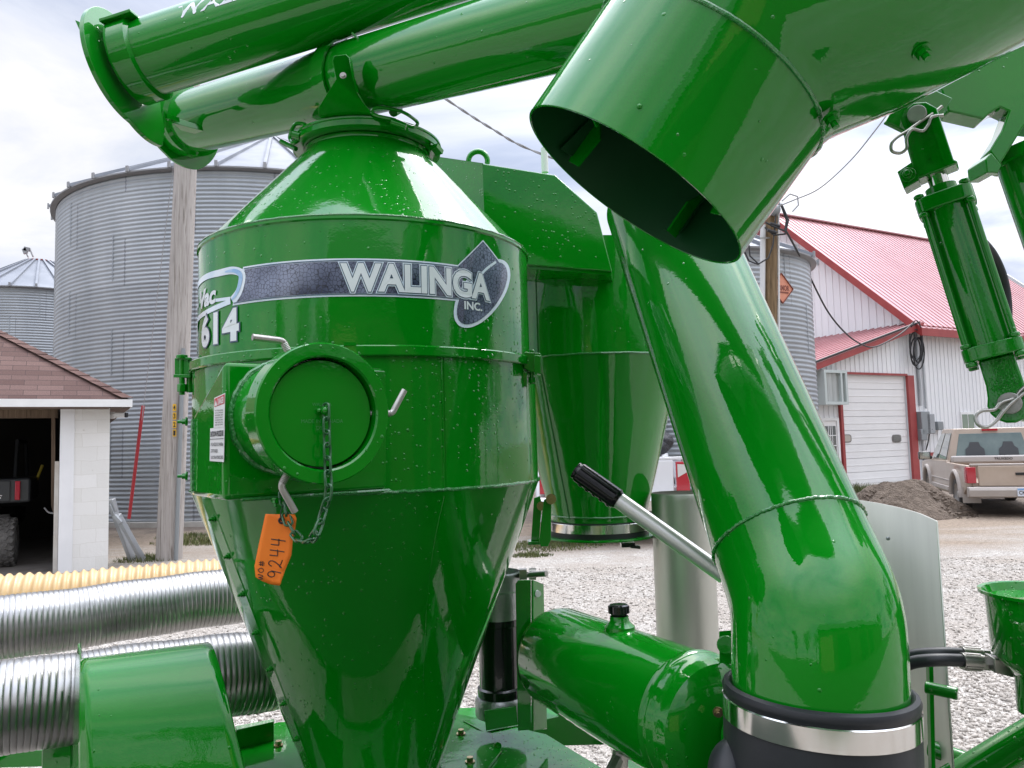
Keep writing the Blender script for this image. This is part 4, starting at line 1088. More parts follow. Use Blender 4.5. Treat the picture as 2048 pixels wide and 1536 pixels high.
        m_ = MB(); m_.hexa(T(sx_ * .82, .50, .42), Rr * .17 * sc, F * .012 * sc, Z * .17 * sc); m_.build('mud_flap', trim, root)
        m_ = MB(); m_.hexa(T(sx_ * 1.13, 3.95, 1.18), Rr * .14 * sc, F * .05 * sc, Z * .10 * sc); m_.bar(T(sx_ * .95, 3.98, 1.12), T(sx_ * 1.05, 3.97, 1.14), .05, .08); mi = m_.build('side_mirror', M['black_gloss'], root, bevel=.02)
        m_ = MB(); m_.hexa(T(sx_ * 1.13, 3.897, 1.18), Rr * .115 * sc, F * .003 * sc, Z * .08 * sc); m_.build('mirror_glass', M['stainless'], mi)
        for y0 in (1.15, 4.55):
            cc = T(sx_ * .86, y0, .385); ax = Rr * sx_
            m_ = MB(); R0 = .385 * sc; w_ = .25 * sc
            m_.lathe(cc - ax * w_ * .5, ax, [(R0 * .6, 0), (R0 * .9, .0), (R0 * .985, w_ * .12), (R0, w_ * .3), (R0, w_ * .7), (R0 * .985, w_ * .88), (R0 * .9, w_), (R0 * .62, w_)], 40)
            for k in range(40):
                a = 2 * PI * k / 40; u, vv = perp(ax); d = u * math.cos(a) + vv * math.sin(a)
                m_.hexa(cc + d * (R0 + .002), ax * w_ * .36, d.cross(ax) * .010, d * .006)
            wh = m_.build('wheel', M['tyre'], root)
            m_ = MB(); m_.lathe(cc, ax, [(0, w_ * .42), (R0 * .16, w_ * .42), (R0 * .2, w_ * .30), (R0 * .45, w_ * .28), (R0 * .56, w_ * .36), (R0 * .63, w_ * .49), (R0 * .63, w_ * .2)], 32)
            m_.build('rim', simple('dusty_rim', (.36, .35, .34), .45, .5), wh)
    m_ = MB(); m_.hexa(T(0, 2.6, .5), Rr * .55 * sc, F * 2.4 * sc, Z * .06 * sc); m_.tube([T(-.75, 1.15, .385), T(.75, 1.15, .385)], .07 * sc, 10); m_.build('chassis', M['deep_dark'], root)
    for k in (-.34, .34):
        m_ = MB(); m_.hexa(T(k, 2.9, 1.25), Rr * .2 * sc, F * .06 * sc, Z * .3 * sc); m_.build('seat', simple('dark_seat', (.06, .055, .06), .9), root, bevel=.05)
    return root
tp = ground(1928, 1024)
yaw = R_(19)
rr_ = V((math.cos(yaw), -math.sin(yaw), 0)); ff = V((math.sin(yaw), math.cos(yaw), 0))
pickup('pickup_truck', 'dusty tan pickup truck parked beside the dirt pile, seen from behind', V((tp.x, tp.y, 0)) + rr_ * .86 * .95 - ff * 1.15 * .95, yaw, M['tan_paint'], M['dusty'])
wt = W(1350, 955, 12.6); yw = R_(4)
pickup('pickup_truck', 'white pickup truck glimpsed between the rear cyclone and the green elbow pipe', V((wt.x, 12.6, 0)) - V((math.cos(yw), -math.sin(yw), 0)) * .98, yw, M['truck_white'], M['truck_white'], 1.28, False)

# ------------------------------------------------------------------ behind the photographer (unseen trees and shed, added to shape the reflections)
def tree(x, y, h, label, seed):
    rng = random.Random(seed); root = thing('reflection_tree', label, 'tree', (x, y, 0), 'unseen trees added behind the photographer for reflections')
    mb = MB(); b = V((x, y, 0)); mb.tube([b, b + V((.1, 0, h * .25)), b + V((.0, .1, h * .6))], [.3, .22, .08], 10)
    for _ in range(6):
        a = rng.uniform(0, 2 * PI); mb.tube([b + V((0, 0, h * .3)), b + V((math.cos(a) * h * .22, math.sin(a) * h * .22, h * rng.uniform(.45, .7)))], [.12, .04], 8)
    mb.build('trunk', M['bark'], root)
    mb = MB(); cl = [(V((rng.uniform(-.24, .24) * h, rng.uniform(-.24, .24) * h, rng.uniform(.32, .9) * h)), rng.uniform(.1, .19) * h) for _ in range(16)]
    for c, r in cl:
        for _ in range(130):
            d = V((rng.gauss(0, 1), rng.gauss(0, 1), rng.gauss(0, .8))).normalized() * r * rng.uniform(.5, 1.1); p = b + c + d; s_ = rng.uniform(.14, .3)
            u = V((rng.gauss(0, 1), rng.gauss(0, 1), rng.gauss(0, 1))).normalized(); w_, _ = perp(u)
            mb.quad(p - u * s_, p + w_ * s_ * .6, p + u * s_, p - w_ * s_ * .6)
    mb.build('crown', M['leaf'], root, smooth=0, recalc=False)
for i, (x, y, h) in enumerate([(-34, -30, 11), (-26, -38, 13), (-17, -42, 12), (14, -44, 13), (24, -38, 11), (40, -30, 12), (46, -18, 11), (36, 1, 10), (36, 8, 11)]):
    tree(x, y, h, 'tall green broadleaf tree added unseen behind the photographer for reflections', i + 1)
bn = thing('reflection_shed', 'long dark brown shed added unseen behind the photographer to darken reflections', 'shed', (10, -17, 0))  # dark building added out of view so tank and cap reflect dark
mb = MB(); mb.box((16, -19, 2.7), (42, 9, 5.4)); mb.build('wall', simple('brown_siding', (.07, .055, .035), .6), bn)
mb = MB(); mb.prism([(-5.4, -14.1, 5.3), (-5.4, -23.9, 5.3), (-5.4, -19, 8.0)], (42.8, 0, 0)); mb.build('roof', simple('dark_roof', (.05, .055, .05), .6), bn)
for x in (-2, 4, 14, 20):
    mb = MB(); mb.box((x, -14.45, 2.1), (4.4, .1, 4.2)); mb.build('door', M['deep_dark'] if x > 0 else simple('tan_door', (.34, .28, .12), .5), bn)
# ================================================================== the grain vacuum
A = V((W(742, 880, 1.916).x, 1.916, 0))
UF = -V((A.x, A.y, 0)).normalized(); RF = V((-UF.y, UF.x, 0))
RC = .399
RL = .412
def zring(r, py, c=None):
    c = A if c is None else c
    u = -V((c.x, c.y, 0)).normalized(); q = c + u * r; z = 1.7
    for _ in range(4):
        px, _y = proj(V((q.x, q.y, z))); z = W(px, py, q.y).z
    return z
def tp_(th, z, R): return A + (UF * math.cos(th) + RF * math.sin(th)) * R + Z * z
def hit(px, py, R=RC):
    n_ = 0; p = cylhit(px, py, A, R)
    while p is None: n_ += 1; p = cylhit(px + (2 * n_ if px < 742 else -2 * n_), py, A, R)
    d = p - A
    return math.atan2(d.dot(RF), d.dot(UF)) + (-.035 if px < 742 else .035) * n_, p.z
vac = thing('grain_vacuum', 'large glossy green trailer grain vacuum with cyclone tanks and pipes, wet with rain', 'grain vacuum', V((A.x, A.y, 0)))
G, GD, GW = M['green'], M['green_dry'], M['green_wet']

# ---- collector tank
z_fl0, z_fl1 = zring(.185, 252), zring(.185, 233)
z_nk = zring(.166, 278)
z_rim = zring(RC, 434)
z_c1, z_c0 = zring(.418, 689), zring(.418, 712)
z_w = zring(RL, 986)
z_bot = .80
def hop_r(z):
    return RL + .002 + (z - z_w) * HS
rb = .185; zb = zring(rb, 1530); HS = (RL + .002 - rb) / (z_w - zb)
mb = MB()
mb.lathe(A, Z, [(.158, z_fl0 - .002), (.158, z_nk + .012), (.166, z_nk), (RC - .004, z_rim + .004), (RC + .003, z_rim + .002), (RC + .0035, z_rim - .003), (RC, z_rim - .006), (RC, z_c1 - .002)], 128)
tank = mb.build('cyclone_tank', G, vac, smooth=25)
mb = MB(); mb.lathe(A, Z, [(RL - .001, z_c0 + .004), (RL, z_w)], 128)
a, _ = hit(886, 850, RL)
mb.tube([tp_(a, z_w + (z_c0 - z_w) * k / 20, RL + random.uniform(0, .0008)) for k in range(21)], .0016, 6)
mb.tube([tp_(a + .012, z_w + (z_c0 - z_w) * k / 20, RL) for k in range(21)], .001, 6)
lower = mb.build('tank_barrel', GW, vac, smooth=25)
mb = MB(); mb.ring(A + Z * z_w, Z, RL + .001, .0038, 260, 8, .0010); mb.build('weld_bead', M['weld'], lower)
mb = MB(); mb.ring(A + Z * (z_rim + .0045), Z, RC + .001, .0028, 160, 6, .0005); mb.build('weld_bead', M['weld'], tank)
mb = MB(); mb.lathe(A, Z, [(hop_r(z_w), z_w - .001), (hop_r(z_bot), z_bot)], 128)
def conehit(px, py, off=0):
    d = ray(px, py); lo = None; t = 1.0
    prev = None
    while t < 2.6:
        p = EYE + d * (t / d.y); f = math.hypot(p.x - A.x, p.y - A.y) - hop_r(p.z) - off
        if f < 0: return p
        t += .002
    return None
def conept(px0, py0):
    p = conehit(px0, py0)
    return p
sm_pts = [conept(889, 992), conept(868, 1090), conept(855, 1200), conept(848, 1330), conept(846, 1450)]
sm_pts = [p for p in sm_pts if p]
mb.tube(smooth_path(sm_pts, 6), .0014, 6)
# rolled lap of the front sheet along the bolt line
th_b = math.atan2((conept(470, 1140) - A).dot(RF), (conept(470, 1140) - A).dot(UF))
for k in range(1):
    rows = []
    for i in range(41): # lap strip
        z = z_w - .012 - (z_w - .012 - z_bot) * i / 40; rows.append(z)
    vs = []
    for z in rows:
        r = hop_r(z); sh = -.030 / r
        for (dt, o) in ((sh, .0003), (sh, .0022), (.012 / r, .0022), (.016 / r, .0002)):
            vs.append(tp_(th_b + dt, z, r + o))
    n0 = len(rows); fs = []
    for i in range(n0 - 1):
        for j in range(3): fs.append((i * 4 + j, i * 4 + j + 1, i * 4 + j + 5, i * 4 + j + 4))
    mb.add(vs, fs)
hop = mb.build('hopper_cone', G, vac, smooth=25)
for py in (1035, 1111, 1187, 1262, 1335, 1405, 1475):
    z = None
    for zz in np.arange(z_w, z_bot, -.002):
        if proj(tp_(th_b, zz, hop_r(zz)))[1] > py: z = zz; break
    if z is None: continue
    p = tp_(th_b, z, hop_r(z) + .002); nrm = (p - A); nrm.z = 0; nrm.normalize(); nrm = (nrm + Z * (-HS * .6)).normalized()
    mb = MB(); mb.bolt(p, nrm, .0052, .005, True, .005); mb.build('bolt', GD, hop)

# ---- clamp ring with two latches
mb = MB(); zm = (z_c0 + z_c1) / 2
mb.lathe(A, Z, [(RC - .002, z_c1), (.418, z_c1), (.4205, z_c1 - .003), (.4205, z_c0 + .003), (.418, z_c0), (RC - .002, z_c0)], 128)
cr = mb.build('clamp_ring', GW, vac, smooth=30, bevel=.0015)
def latch(px0, Yl, sgn):
    q = lambda x, y, dy=0: W(px0 + sgn * x, y, Yl + dy)
    mb = MB()
    if sgn > 0:
        mb.prism([q(-18, 704), q(14, 706), q(18, 712), q(18, 748), q(-4, 744), q(-18, 736)], V((0, .05, 0)))
        mb.prism([q(2, 710, -.012), q(16, 711, -.012), q(16, 748, -.012), q(2, 745, -.012)], V((0, .012, 0)))
        mb.cyl(q(-2, 700, .02), q(-2, 768, .02), .006, 12); mb.cyl(q(-2, 755, .02), q(-2, 766, .02), .010, 6)
        mb.prism([q(-24, 742), q(-12, 744), q(-12, 775), q(-24, 768)], V((0, .008, 0)))
    else:
        mb.cyl(q(0, 715), q(0, 790), .0065, 12); mb.cyl(q(0, 768), q(0, 784), .011, 6); mb.cyl(q(0, 710), q(0, 718), .013, 12)
        mb.bar(q(9, 716), q(9, 750), .006, .012); mb.bar(q(-8, 718), q(-8, 750), .006, .014)
        mb.bar(q(15, 752), q(-20, 753), .014, .008); mb.bar(q(10, 716), q(-18, 718), .014, .006)
        mb.prism([q(-8, 716), q(-20, 722), q(-24, 745), q(-8, 752)], V((0, .012, 0)))
        mb.cyl(q(-16, 752, .01), q(-16, 785, .01), .008, 10)
    return mb.build('latch', GD, cr, bevel=.0015)
latch(1066, 1.76, 1); latch(364, 1.80, -1)
for (x, y) in ((628, 691), (700, 690), (960, 692)):
    th, z = hit(x, y + 3, .4205); mb = MB(); mb.hexa(tp_(th, z_c1 + .001, .4195), RF * .012, UF * .002, Z * .0035); mb.build('clip', GD, cr)
# bolts on the left silhouette
for py in (843, 952):
    p = W(374, py, 1.74); mb = MB(); mb.bolt(p, V((-1, -.2, 0)), .007, .008, True, .010); mb.build('bolt', GD, lower)

# ---- top flange, cover and saddle
mb = MB(); mb.lathe(A, Z, [(.158, z_fl0), (.178, z_fl0), (.185, z_fl0 + .004), (.185, z_fl1 - .006), (.188, z_fl1 - .004), (.188, z_fl1), (.17, z_fl1 + .003), (0, z_fl1 + .004)], 96)
tf = mb.build('top_flange', GD, vac, smooth=30)
def loop(pts, r, name='latch', par=None, mat=GD):
    mb = MB(); q = smooth_path(pts + [pts[0]], 5)[:-1]; mb.tube(q, r, 8, closed=True); return mb.build(name, mat, par or tf)
loop([W(742, 223, 1.73), W(757, 215, 1.73), (W(800, 222, 1.74)), W(828, 238, 1.76), W(835, 248, 1.77), W(824, 254, 1.76), W(790, 240, 1.74), W(752, 231, 1.73)], .0042)
loop([W(583, 262, 1.84), W(592, 248, 1.83), W(610, 250, 1.82), W(604, 266, 1.81), W(588, 286, 1.82), W(580, 276, 1.84)], .005)
mb = MB(); mb.cyl(W(783, 244, 1.72), W(812, 254, 1.72), .007, 12); mb.build('latch_pin', GD, tf)
mb = MB(); mb.cyl(W(786, 224, 1.80), W(797, 218, 1.82), .012, 10); mb.build('latch_nut', GD, tf)
mb = MB(); mb.cyl(W(585, 268, 1.80), W(600, 272, 1.80), .009, 12); mb.build('latch_pin', GD, tf)
mb = MB(); mb.tube([W(562, 283, 1.86), W(575, 290, 1.85), W(592, 298, 1.83)], .006, 8); mb.build('latch_link', GD, tf)
mb = MB(); mb.bar(W(868, 292, 1.84), W(880, 306, 1.86), .02, .012)
mb.tube([W(860, 290, 1.85), W(878, 298, 1.86), W(880, 308, 1.86)], .005, 8)
mb.build('latch_pin', GD, tf)

# ---- folded unload tubes
tl0, tl1 = W(372, 248, 2.26), W(950, 95, 1.58)
tu0, tu1 = W(262, 127, 1.81), W(778, -36, 1.72)
RT_ = .088
def ext(a, b, t): return a + (b - a) * t
mb = MB(); d = (tl1 - tl0).normalized()
mb.tube([tl0, tl1, ext(tl0, tl1, 1.75)], RT_, 64); mb.lathe(tl0, d, [(RT_, .0), (RT_ + .012, .0), (RT_ + .012, .05), (RT_, .055)], 64)
ltube = mb.build('unload_tube', GD, vac, smooth=30)
mb = MB(); du = (tu1 - tu0).normalized()
mb.tube([tu0, tu1, ext(tu0, tu1, 2.2)], RT_, 64); mb.lathe(tu0, du, [(RT_, .0), (RT_ + .012, .0), (RT_ + .012, .05), (RT_, .055)], 64)
utube = mb.build('unload_tube', GD, vac, smooth=30)
def flange_plate(c, w, R, extra, th=.011):
    """flat plate across the tube's end: a disc outline with lobes at the angles in extra"""
    u = (UP - w * UP.dot(w)).normalized(); v = w.cross(u); 
    if v.dot(RT) < 0: v = -v
    pts = []
    for k in range(96):
        a = 2 * PI * k / 96; r = R
        for (a0, wd, k_) in extra:
            dd = abs((a - a0 + PI) % (2 * PI) - PI)
            if dd < wd: r = max(r, R * (1 + k_ * (1 - dd / wd)))
        pts.append(c + (v * math.cos(a) + u * math.sin(a)) * r)
    return MB().prism(pts, w * th), u, v
fm, u1, v1 = flange_plate(tu0 - du * .012 - UP * .013 - RT * .014, du, .142, [(R_(300), R_(38), .34)])
fl = fm.build('hinge_flange', GD, utube, smooth=20, bevel=.001)
mb = MB(); mb.prism([W(149, 39, 1.88), W(159, 43, 1.88), W(178, 62, 1.88), W(204, 84, 1.88), W(204, 110, 1.88), W(174, 98, 1.88), W(161, 66, 1.88)], V((.004, .03, 0))); mb.build('lug', GD, fl, bevel=.0015); mb = MB(); mb.hexa(tu0 + (u1 * .55 - v1 * .45) * .123 + du * .035, v1 * .035, du * .04, u1 * .004); mb.build('flange_rib', GD, fl, bevel=.0015)
fm, u2, v2 = flange_plate(tl0 - d * .012, d, .118, [(R_(290), R_(50), .14), (R_(170), R_(40), .42)])
fl2 = fm.build('hinge_flange', GD, ltube, smooth=20, bevel=.001)
mb = MB(); a, b = W(322, 224, 1.98), W(320, 266, 1.98); mb.cyl(a, b, .0115, 14); mb.bar(W(326, 232, 1.99), W(352, 240, 2.06), .02, .012); mb.build('hinge_pin', GD, fl2)
mb = MB(); a = W(345, 232, 2.08); mb.prism([W(330, 230, 2.06), W(445, 262, 2.12), W(440, 270, 2.12), W(345, 246, 2.06)], V((0, .05, 0))); mb.build('gusset', GD, fl2, bevel=.001)
mb = MB(); mb.cyl(W(704, 66, 1.70), W(722, 83, 1.70), .0028, 8); mb.build('link_pin', GD, utube)
mb = MB(); mb.prism([W(948, -12, 1.53), W(980, -12, 1.53), W(1016, 24, 1.53), W(1004, 73, 1.53), (W(992, 66, 1.53))], V((.004, .05, 0)));
mb.build('tube_bracket', GD, utube, bevel=.002)
# saddle under the lower tube
SY = 1.745
mb = MB()
sw_ = lambda x, y: W(x, y, SY - .105 * min(1, (236 - y) / 70))
mb.prism([sw_(636, 233), sw_(637, 213), sw_(672, 158), sw_(664, 120), sw_(668, 111), sw_(692, 108), sw_(699, 115), sw_(703, 150), sw_(712, 180), sw_(726, 205), sw_(745, 226), sw_(748, 236)], V((.004, .012, 0)))
sd_ = mb.build('saddle_bracket', GD, tf, bevel=.0015)
mb = MB(); q = []
for k in range(15):
    aa = R_(200) - R_(130) * k / 14
    t0 = (W(735, 155, 1.87) - tl0).dot(d); cc = tl0 + d * t0
    uu = (UP - d * UP.dot(d)).normalized(); vv = (-FWD - d * (-FWD).dot(d)); vv = (vv - uu * vv.dot(uu)).normalized()
    ang = R_(75) - R_(200) * k / 14
    q.append((cc, uu * math.sin(ang) + vv * math.cos(ang)))
vs = []; fs = []
for cc, nn in q:
    for (ro, ax) in ((.0915, -.022), (.0975, -.022), (.0975, .022), (.0915, .022)): vs.append(cc + nn * ro + d * ax)
for i in range(14):
    for j in range(4): fs.append((i * 4 + j, i * 4 + (j + 1) % 4, i * 4 + 4 + (j + 1) % 4, i * 4 + 4 + j))
mb.add(vs, fs + [(0, 1, 2, 3), (56, 57, 58, 59)]); mb.build('saddle_strap', GD, sd_)
mb = MB(); mb.bolt(sw_(687, 153) - V((0, .003, 0)), V((0, -1, 0)), .005, .005, True, 0); mb.build('bolt', M['zinc'], sd_)

# lettering on the upper tube
def axhit(px, py, P0, w, R):
    dd = ray(px, py).normalized(); o = EYE - P0
    dp = dd - w * dd.dot(w); op = o - w * o.dot(w)
    a = dp.dot(dp); b = 2 * dp.dot(op); c = op.dot(op) - R * R
    disc = b * b - 4 * a * c
    if disc < 0: return None
    return EYE + dd * ((-b - math.sqrt(disc)) / (2 * a))
M['silver_letter'] = simple('silver_lettering', (.62, .64, .66), .35, .3)
p = axhit(357, 38, tu0, du, RT_)
if p is None: p = axhit(357, 40, tu0, du, RT_)
r0 = (p - tu0); a0 = r0.dot(du); rn = (r0 - du * a0).normalized(); rt = du.cross(rn)
if rt.dot(UP) < 0: rt = -rt
def ontube(al, ar, side=1):
    an = ar / RT_
    return tu0 + du * al + (rn * math.cos(an) + rt * math.sin(an)) * (RT_ + .0008)
mb = MB(); text_map(mb, 'WALINGA.COM', lambda a, b: ontube(a0 + a * .46, b * .040), .03, .25, .03); mb.build('lettering', M['silver_letter'], utube, smooth=0)
mb = MB(); back = PI * RT_
text_map(mb, 'WALINGA.COM', lambda a, b: ontube(a0 + .66 - a * .50, back + .03 - b * .042), .03, .25, .03); mb.build('lettering', M['silver_letter'], utube, smooth=0)

# ---- decals on the tank
def decal_mesh_mat():
    m, nt, b = newmat('decal_net'); setp(b, rough=.22, coat=.6, coatr=.05)
    tc = N(nt, 'ShaderNodeTexCoord').outputs['Object']
    v = N(nt, 'ShaderNodeTexVoronoi', Scale=120.0); v.feature = 'DISTANCE_TO_EDGE'; v.inputs['Randomness'].default_value = .8
    nt.links.new(tc, v.inputs['Vector'])
    rp = N(nt, 'ShaderNodeValToRGB'); e = rp.color_ramp.elements
    e[0].position = .02; e[0].color = (.05, .05, .07, 1); e[1].position = .09; e[1].color = (1, 1, 1, 1)
    nt.links.new(v.outputs['Distance'], rp.inputs[0])
    no = N(nt, 'ShaderNodeTexNoise', Scale=7.0, Detail=2.0); nt.links.new(tc, no.inputs['Vector'])
    r2 = N(nt, 'ShaderNodeValToRGB'); e = r2.color_ramp.elements
    e[0].position = .40; e[0].color = (.022, .028, .065, 1); e[1].position = .62; e[1].color = (.24, .265, .38, 1)
    nt.links.new(no.outputs['Fac'], r2.inputs[0])
    mx = N(nt, 'ShaderNodeMix', data_type='RGBA', blend_type='MULTIPLY'); mx.inputs[0].default_value = .8
    nt.links.new(r2.outputs[0], mx.inputs[6]); nt.links.new(rp.outputs[0], mx.inputs[7]); nt.links.new(mx.outputs[2], b.inputs['Base Color'])
    return m
def shade2(name, c0, c1, z0, z1):
    """print that fades from c0 to c1 with height, as the airbrushed decal does"""
    m, nt, b = newmat(name); setp(b, rough=.25, coat=.5)
    tc = N(nt, 'ShaderNodeNewGeometry').outputs['Position']
    sp = N(nt, 'ShaderNodeSeparateXYZ'); nt.links.new(tc, sp.inputs[0])
    mr = N(nt, 'ShaderNodeMapRange'); mr.inputs['From Min'].default_value = z0; mr.inputs['From Max'].default_value = z1
    nt.links.new(sp.outputs[2], mr.inputs[0])
    rp = N(nt, 'ShaderNodeValToRGB'); rp.color_ramp.elements[0].color = (*c0, 1); rp.color_ramp.elements[1].color = (*c1, 1)
    nt.links.new(mr.outputs[0], rp.inputs[0]); nt.links.new(rp.outputs[0], b.inputs['Base Color'])
    return m
M['net'] = decal_mesh_mat()
M['chrome_ink'] = simple('pale_blue_print', (.60, .72, .84), .25, coat=.5, col2=(.78, .84, .90), scale=14)
M['silver_ink'] = simple('silver_print', (.72, .76, .78), .28, coat=.5)
M['navy_ink'] = simple('navy_print', (.03, .07, .13), .3, coat=.5)
OFF = [.0010, .0016, .0022, .0028, .0034]
def on_tank(pts, lay):
    return [hit(x, y) for x, y in pts]
def poly_decal(mb, uv, lay, sub=0):
    """fills a (theta,z) outline on the tank: ear clipping through a bmesh, then cut fine enough to hug the curve"""
    bm = bmesh.new(); vs = [bm.verts.new((u * RC, z, 0)) for u, z in uv]
    bm.faces.new(vs); bmesh.ops.triangulate(bm, faces=bm.faces[:])
    for _ in range(4):
        ed = [e for e in bm.edges if abs(e.verts[0].co.x - e.verts[1].co.x) > .022]
        if not ed: break
        bmesh.ops.subdivide_edges(bm, edges=ed, cuts=1); bmesh.ops.triangulate(bm, faces=bm.faces[:])
    bm.verts.index_update(); bm.verts.ensure_lookup_table()
    mb.add([tp_(v.co.x / RC, v.co.y, RC + OFF[lay]) for v in bm.verts], [tuple(v.index for v in f.verts) for f in bm.faces]); bm.free()
def ribbon(mb, pts, wd, lay):
    uv = [V((hit(x, y)[0] * RC, hit(x, y)[1], 0)) for x, y in pts]
    uv = smooth_path(uv, 6); vs = []; 
    for i, p in enumerate(uv):
        t = (uv[min(i + 1, len(uv) - 1)] - uv[max(i - 1, 0)]).normalized(); n = V((-t.y, t.x, 0))
        wi = wd(i / (len(uv) - 1)) if callable(wd) else wd
        for s in (-1, 1):
            q = p + n * wi * s; vs.append(tp_(q.x / RC, q.y, RC + OFF[lay]))
    mb.add(vs, [(2 * i, 2 * i + 1, 2 * i + 3, 2 * i + 2) for i in range(len(uv) - 1)])
zt_ = hit(690, 517)[1]; zb_ = hit(690, 593)[1]
tL, tR = hit(487, 560)[0], hit(925, 560)[0]
tLb = hit(466, 590)[0]
def band(mb, z0, z1, l0, l1, r, lay):
    n = 60; vs = []
    for i in range(n + 1):
        k = i / n
        vs += [tp_(l0 + (r - l0) * k, z0, RC + OFF[lay]), tp_(l1 + (r - l1) * k, z1, RC + OFF[lay])]
    mb.add(vs, [(2 * i, 2 * i + 1, 2 * i + 3, 2 * i + 2) for i in range(n)])
mb = MB(); band(mb, zb_, zt_, tLb, tL, tR, 0); 
ribbon(mb, [(388, 571), (410, 556), (440, 546), (466, 541), (484, 547), (485, 562), (478, 585), (466, 602)], lambda t: .006 + .0045 * t, 1)
ribbon(mb, [(389, 640), (410, 627), (436, 614), (462, 603)], .0055, 1)
ribbon(mb, [(432, 601), (446, 599), (462, 597)], .0035, 1)
stripe = mb.build('decal_stripe', M['chrome_ink'], tank, smooth=40, recalc=False)
mb = MB(); ribbon(mb, [(452, 544), (470, 542), (482, 550), (481, 568), (474, 588), (465, 600)], lambda t: .0015 + .0042 * math.sin(PI * t), 2); mb.build('decal_blue_fade', simple('sky_blue_print', (.22, .42, .70), .3, coat=.5, col2=(.45, .62, .82), scale=30), stripe, recalc=False)
mb = MB(); band(mb, zb_ + .0065, zt_ - .0065, tLb + .022, tL + .014, tR, 1); mb.build('decal_net_band', M['net'], stripe, recalc=False)
mb = MB(); band(mb, zb_ + .0035, zb_ + .0055, tLb + .012, tLb + .012, tR, 2); band(mb, zt_ - .0055, zt_ - .0035, tL + .008, tL + .008, tR, 2); mb.build('decal_keyline', M['navy_ink'], stripe, recalc=False)
# emblem: diamond and tilted leaf
dia = [(965, 480), (1001, 527), (960, 575), (912, 533)]
def inset(pts, k):
    cx_, cy_ = sum(p[0] for p in pts) / len(pts), sum(p[1] for p in pts) / len(pts)
    return [(cx_ + (x - cx_) * k, cy_ + (y - cy_) * k) for x, y in pts]
def ell(cx_, cy_, a, b, rot, n=48):
    return [(cx_ + a * math.cos(2 * PI * k / n) * math.cos(rot) - b * math.sin(2 * PI * k / n) * math.sin(rot), cy_ + a * math.cos(2 * PI * k / n) * math.sin(rot) + b * math.sin(2 * PI * k / n) * math.cos(rot)) for k in range(n)]
e0 = ell(963, 587, 79, 41, R_(-55))
mb = MB(); poly_decal(mb, on_tank(dia, 0), 1); poly_decal(mb, on_tank(e0, 0), 1)
emb = mb.build('decal_emblem', M['chrome_ink'], tank, recalc=False)
mb = MB(); poly_decal(mb, on_tank(inset(dia, .93), 0), 2); mb.build('emblem_line', M['navy_ink'], emb, recalc=False)
mb = MB(); poly_decal(mb, on_tank(inset(dia, .88), 0), 3); poly_decal(mb, on_tank(ell(963, 587, 72, 35, R_(-55)), 0), 2); mb.build('emblem_field', M['net'], emb, recalc=False)
mb = MB(); ribbon(mb, [(990, 524), (968, 541), (950, 565), (940, 590)], .0028, 3); mb.build('emblem_edge', M['chrome_ink'], emb, recalc=False)
u0_, u1_ = hit(682, 560)[0], hit(976, 575)[0]
zl0, zl1 = hit(693, 584)[1], hit(690, 527)[1]
def word(s, ua, ub, za, zb, lay, bold, mat, name, par, shear=0.0, base=.02, space=1.0):
    mb = MB(); text_map(mb, s, lambda a, b: tp_(ua + (ub - ua) * a, za + (zb - za) * b, RC + OFF[lay]), bold, shear, base, space)
    return mb.build(name, mat, par, smooth=0, recalc=False)
OFF += [.0040, .0046, .0052]
word('WALINGA', u0_, u1_, zl0, zl1, 4, .085, M['chrome_ink'], 'lettering_border', emb, 0, .03)
word('WALINGA', u0_, u1_, zl0, zl1, 5, .058, M['navy_ink'], 'lettering_outline', emb, 0, .03)
word('WALINGA', u0_, u1_, zl0, zl1, 6, .036, M['silver_ink'], 'lettering', emb, 0, .03)
word('INC.', hit(927, 612)[0], hit(962, 612)[0], hit(940, 620)[1], hit(940, 604)[1], 4, .03, M['silver_ink'], 'lettering', emb)
ua, ub = hit(402, 592)[0], hit(433, 590)[0]
zv0, zv1 = hit(415, 612)[1], hit(415, 577)[1]
word('Vac', ua, ub, zv0, zv1, 2, .04, M['silver_ink'], 'lettering', stripe, .15)
word('gri-', ua - (ub - ua) * 1.35, ua - .05, zv0 - .006, zv1 - .004, 2, .04, M['silver_ink'], 'lettering', stripe, .15)
un, ue = hit(406, 660)[0], hit(479, 650)[0]
zn0, zn1 = hit(460, 683)[1], hit(460, 618)[1]
word('614', un, ue, zn0, zn1, 2, .075, M['navy_ink'], 'numeral_outline', stripe, 0, .03, 1.1)
word('614', un, ue, zn0, zn1, 3, .045, M['silver_ink'], 'numeral', stripe, 0, .03, 1.1)
word('7', un - .36, un - .13, zn0, zn1, 3, .045, M['silver_ink'], 'numeral', stripe, 0, .03)

# ---- inlet box and port
ph_ = R_(37); NB = V((math.sin(ph_), -math.cos(ph_), 0)); LB = V((-math.cos(ph_), -math.sin(ph_), 0))
def SB(s, a, z): return A + LB * s + NB * a + Z * z
zb0, zb1 = W(452, 1001, 1.34).z, W(452, 722, 1.34).z
F1, F2, B1, B2 = (.469, .38), (.10, .38), (.469, .19), (.34, .02)
mb = MB(); zc_ = zb1 - .085
v = [SB(*F1, zb0), SB(*F2, zb0), SB(*B2, zb0), SB(*B1, zb0), SB(*F1, zb1), SB(*F2, zb1), SB(*B2, zc_), SB(*B1, zc_)]
mb.add(v, [(0, 1, 2, 3), (4, 5, 6, 7), (0, 1, 5, 4), (1, 2, 6, 5), (2, 3, 7, 6), (3, 0, 4, 7)])
ibox = mb.build('inlet_box', GW, vac, smooth=20, bevel=.010, seg=3)
mb = MB()
bd = [SB(.469, .19, zb0 + .01 + (zc_ - zb0 - .02) * k / 20) + LB * .001 for k in range(21)]
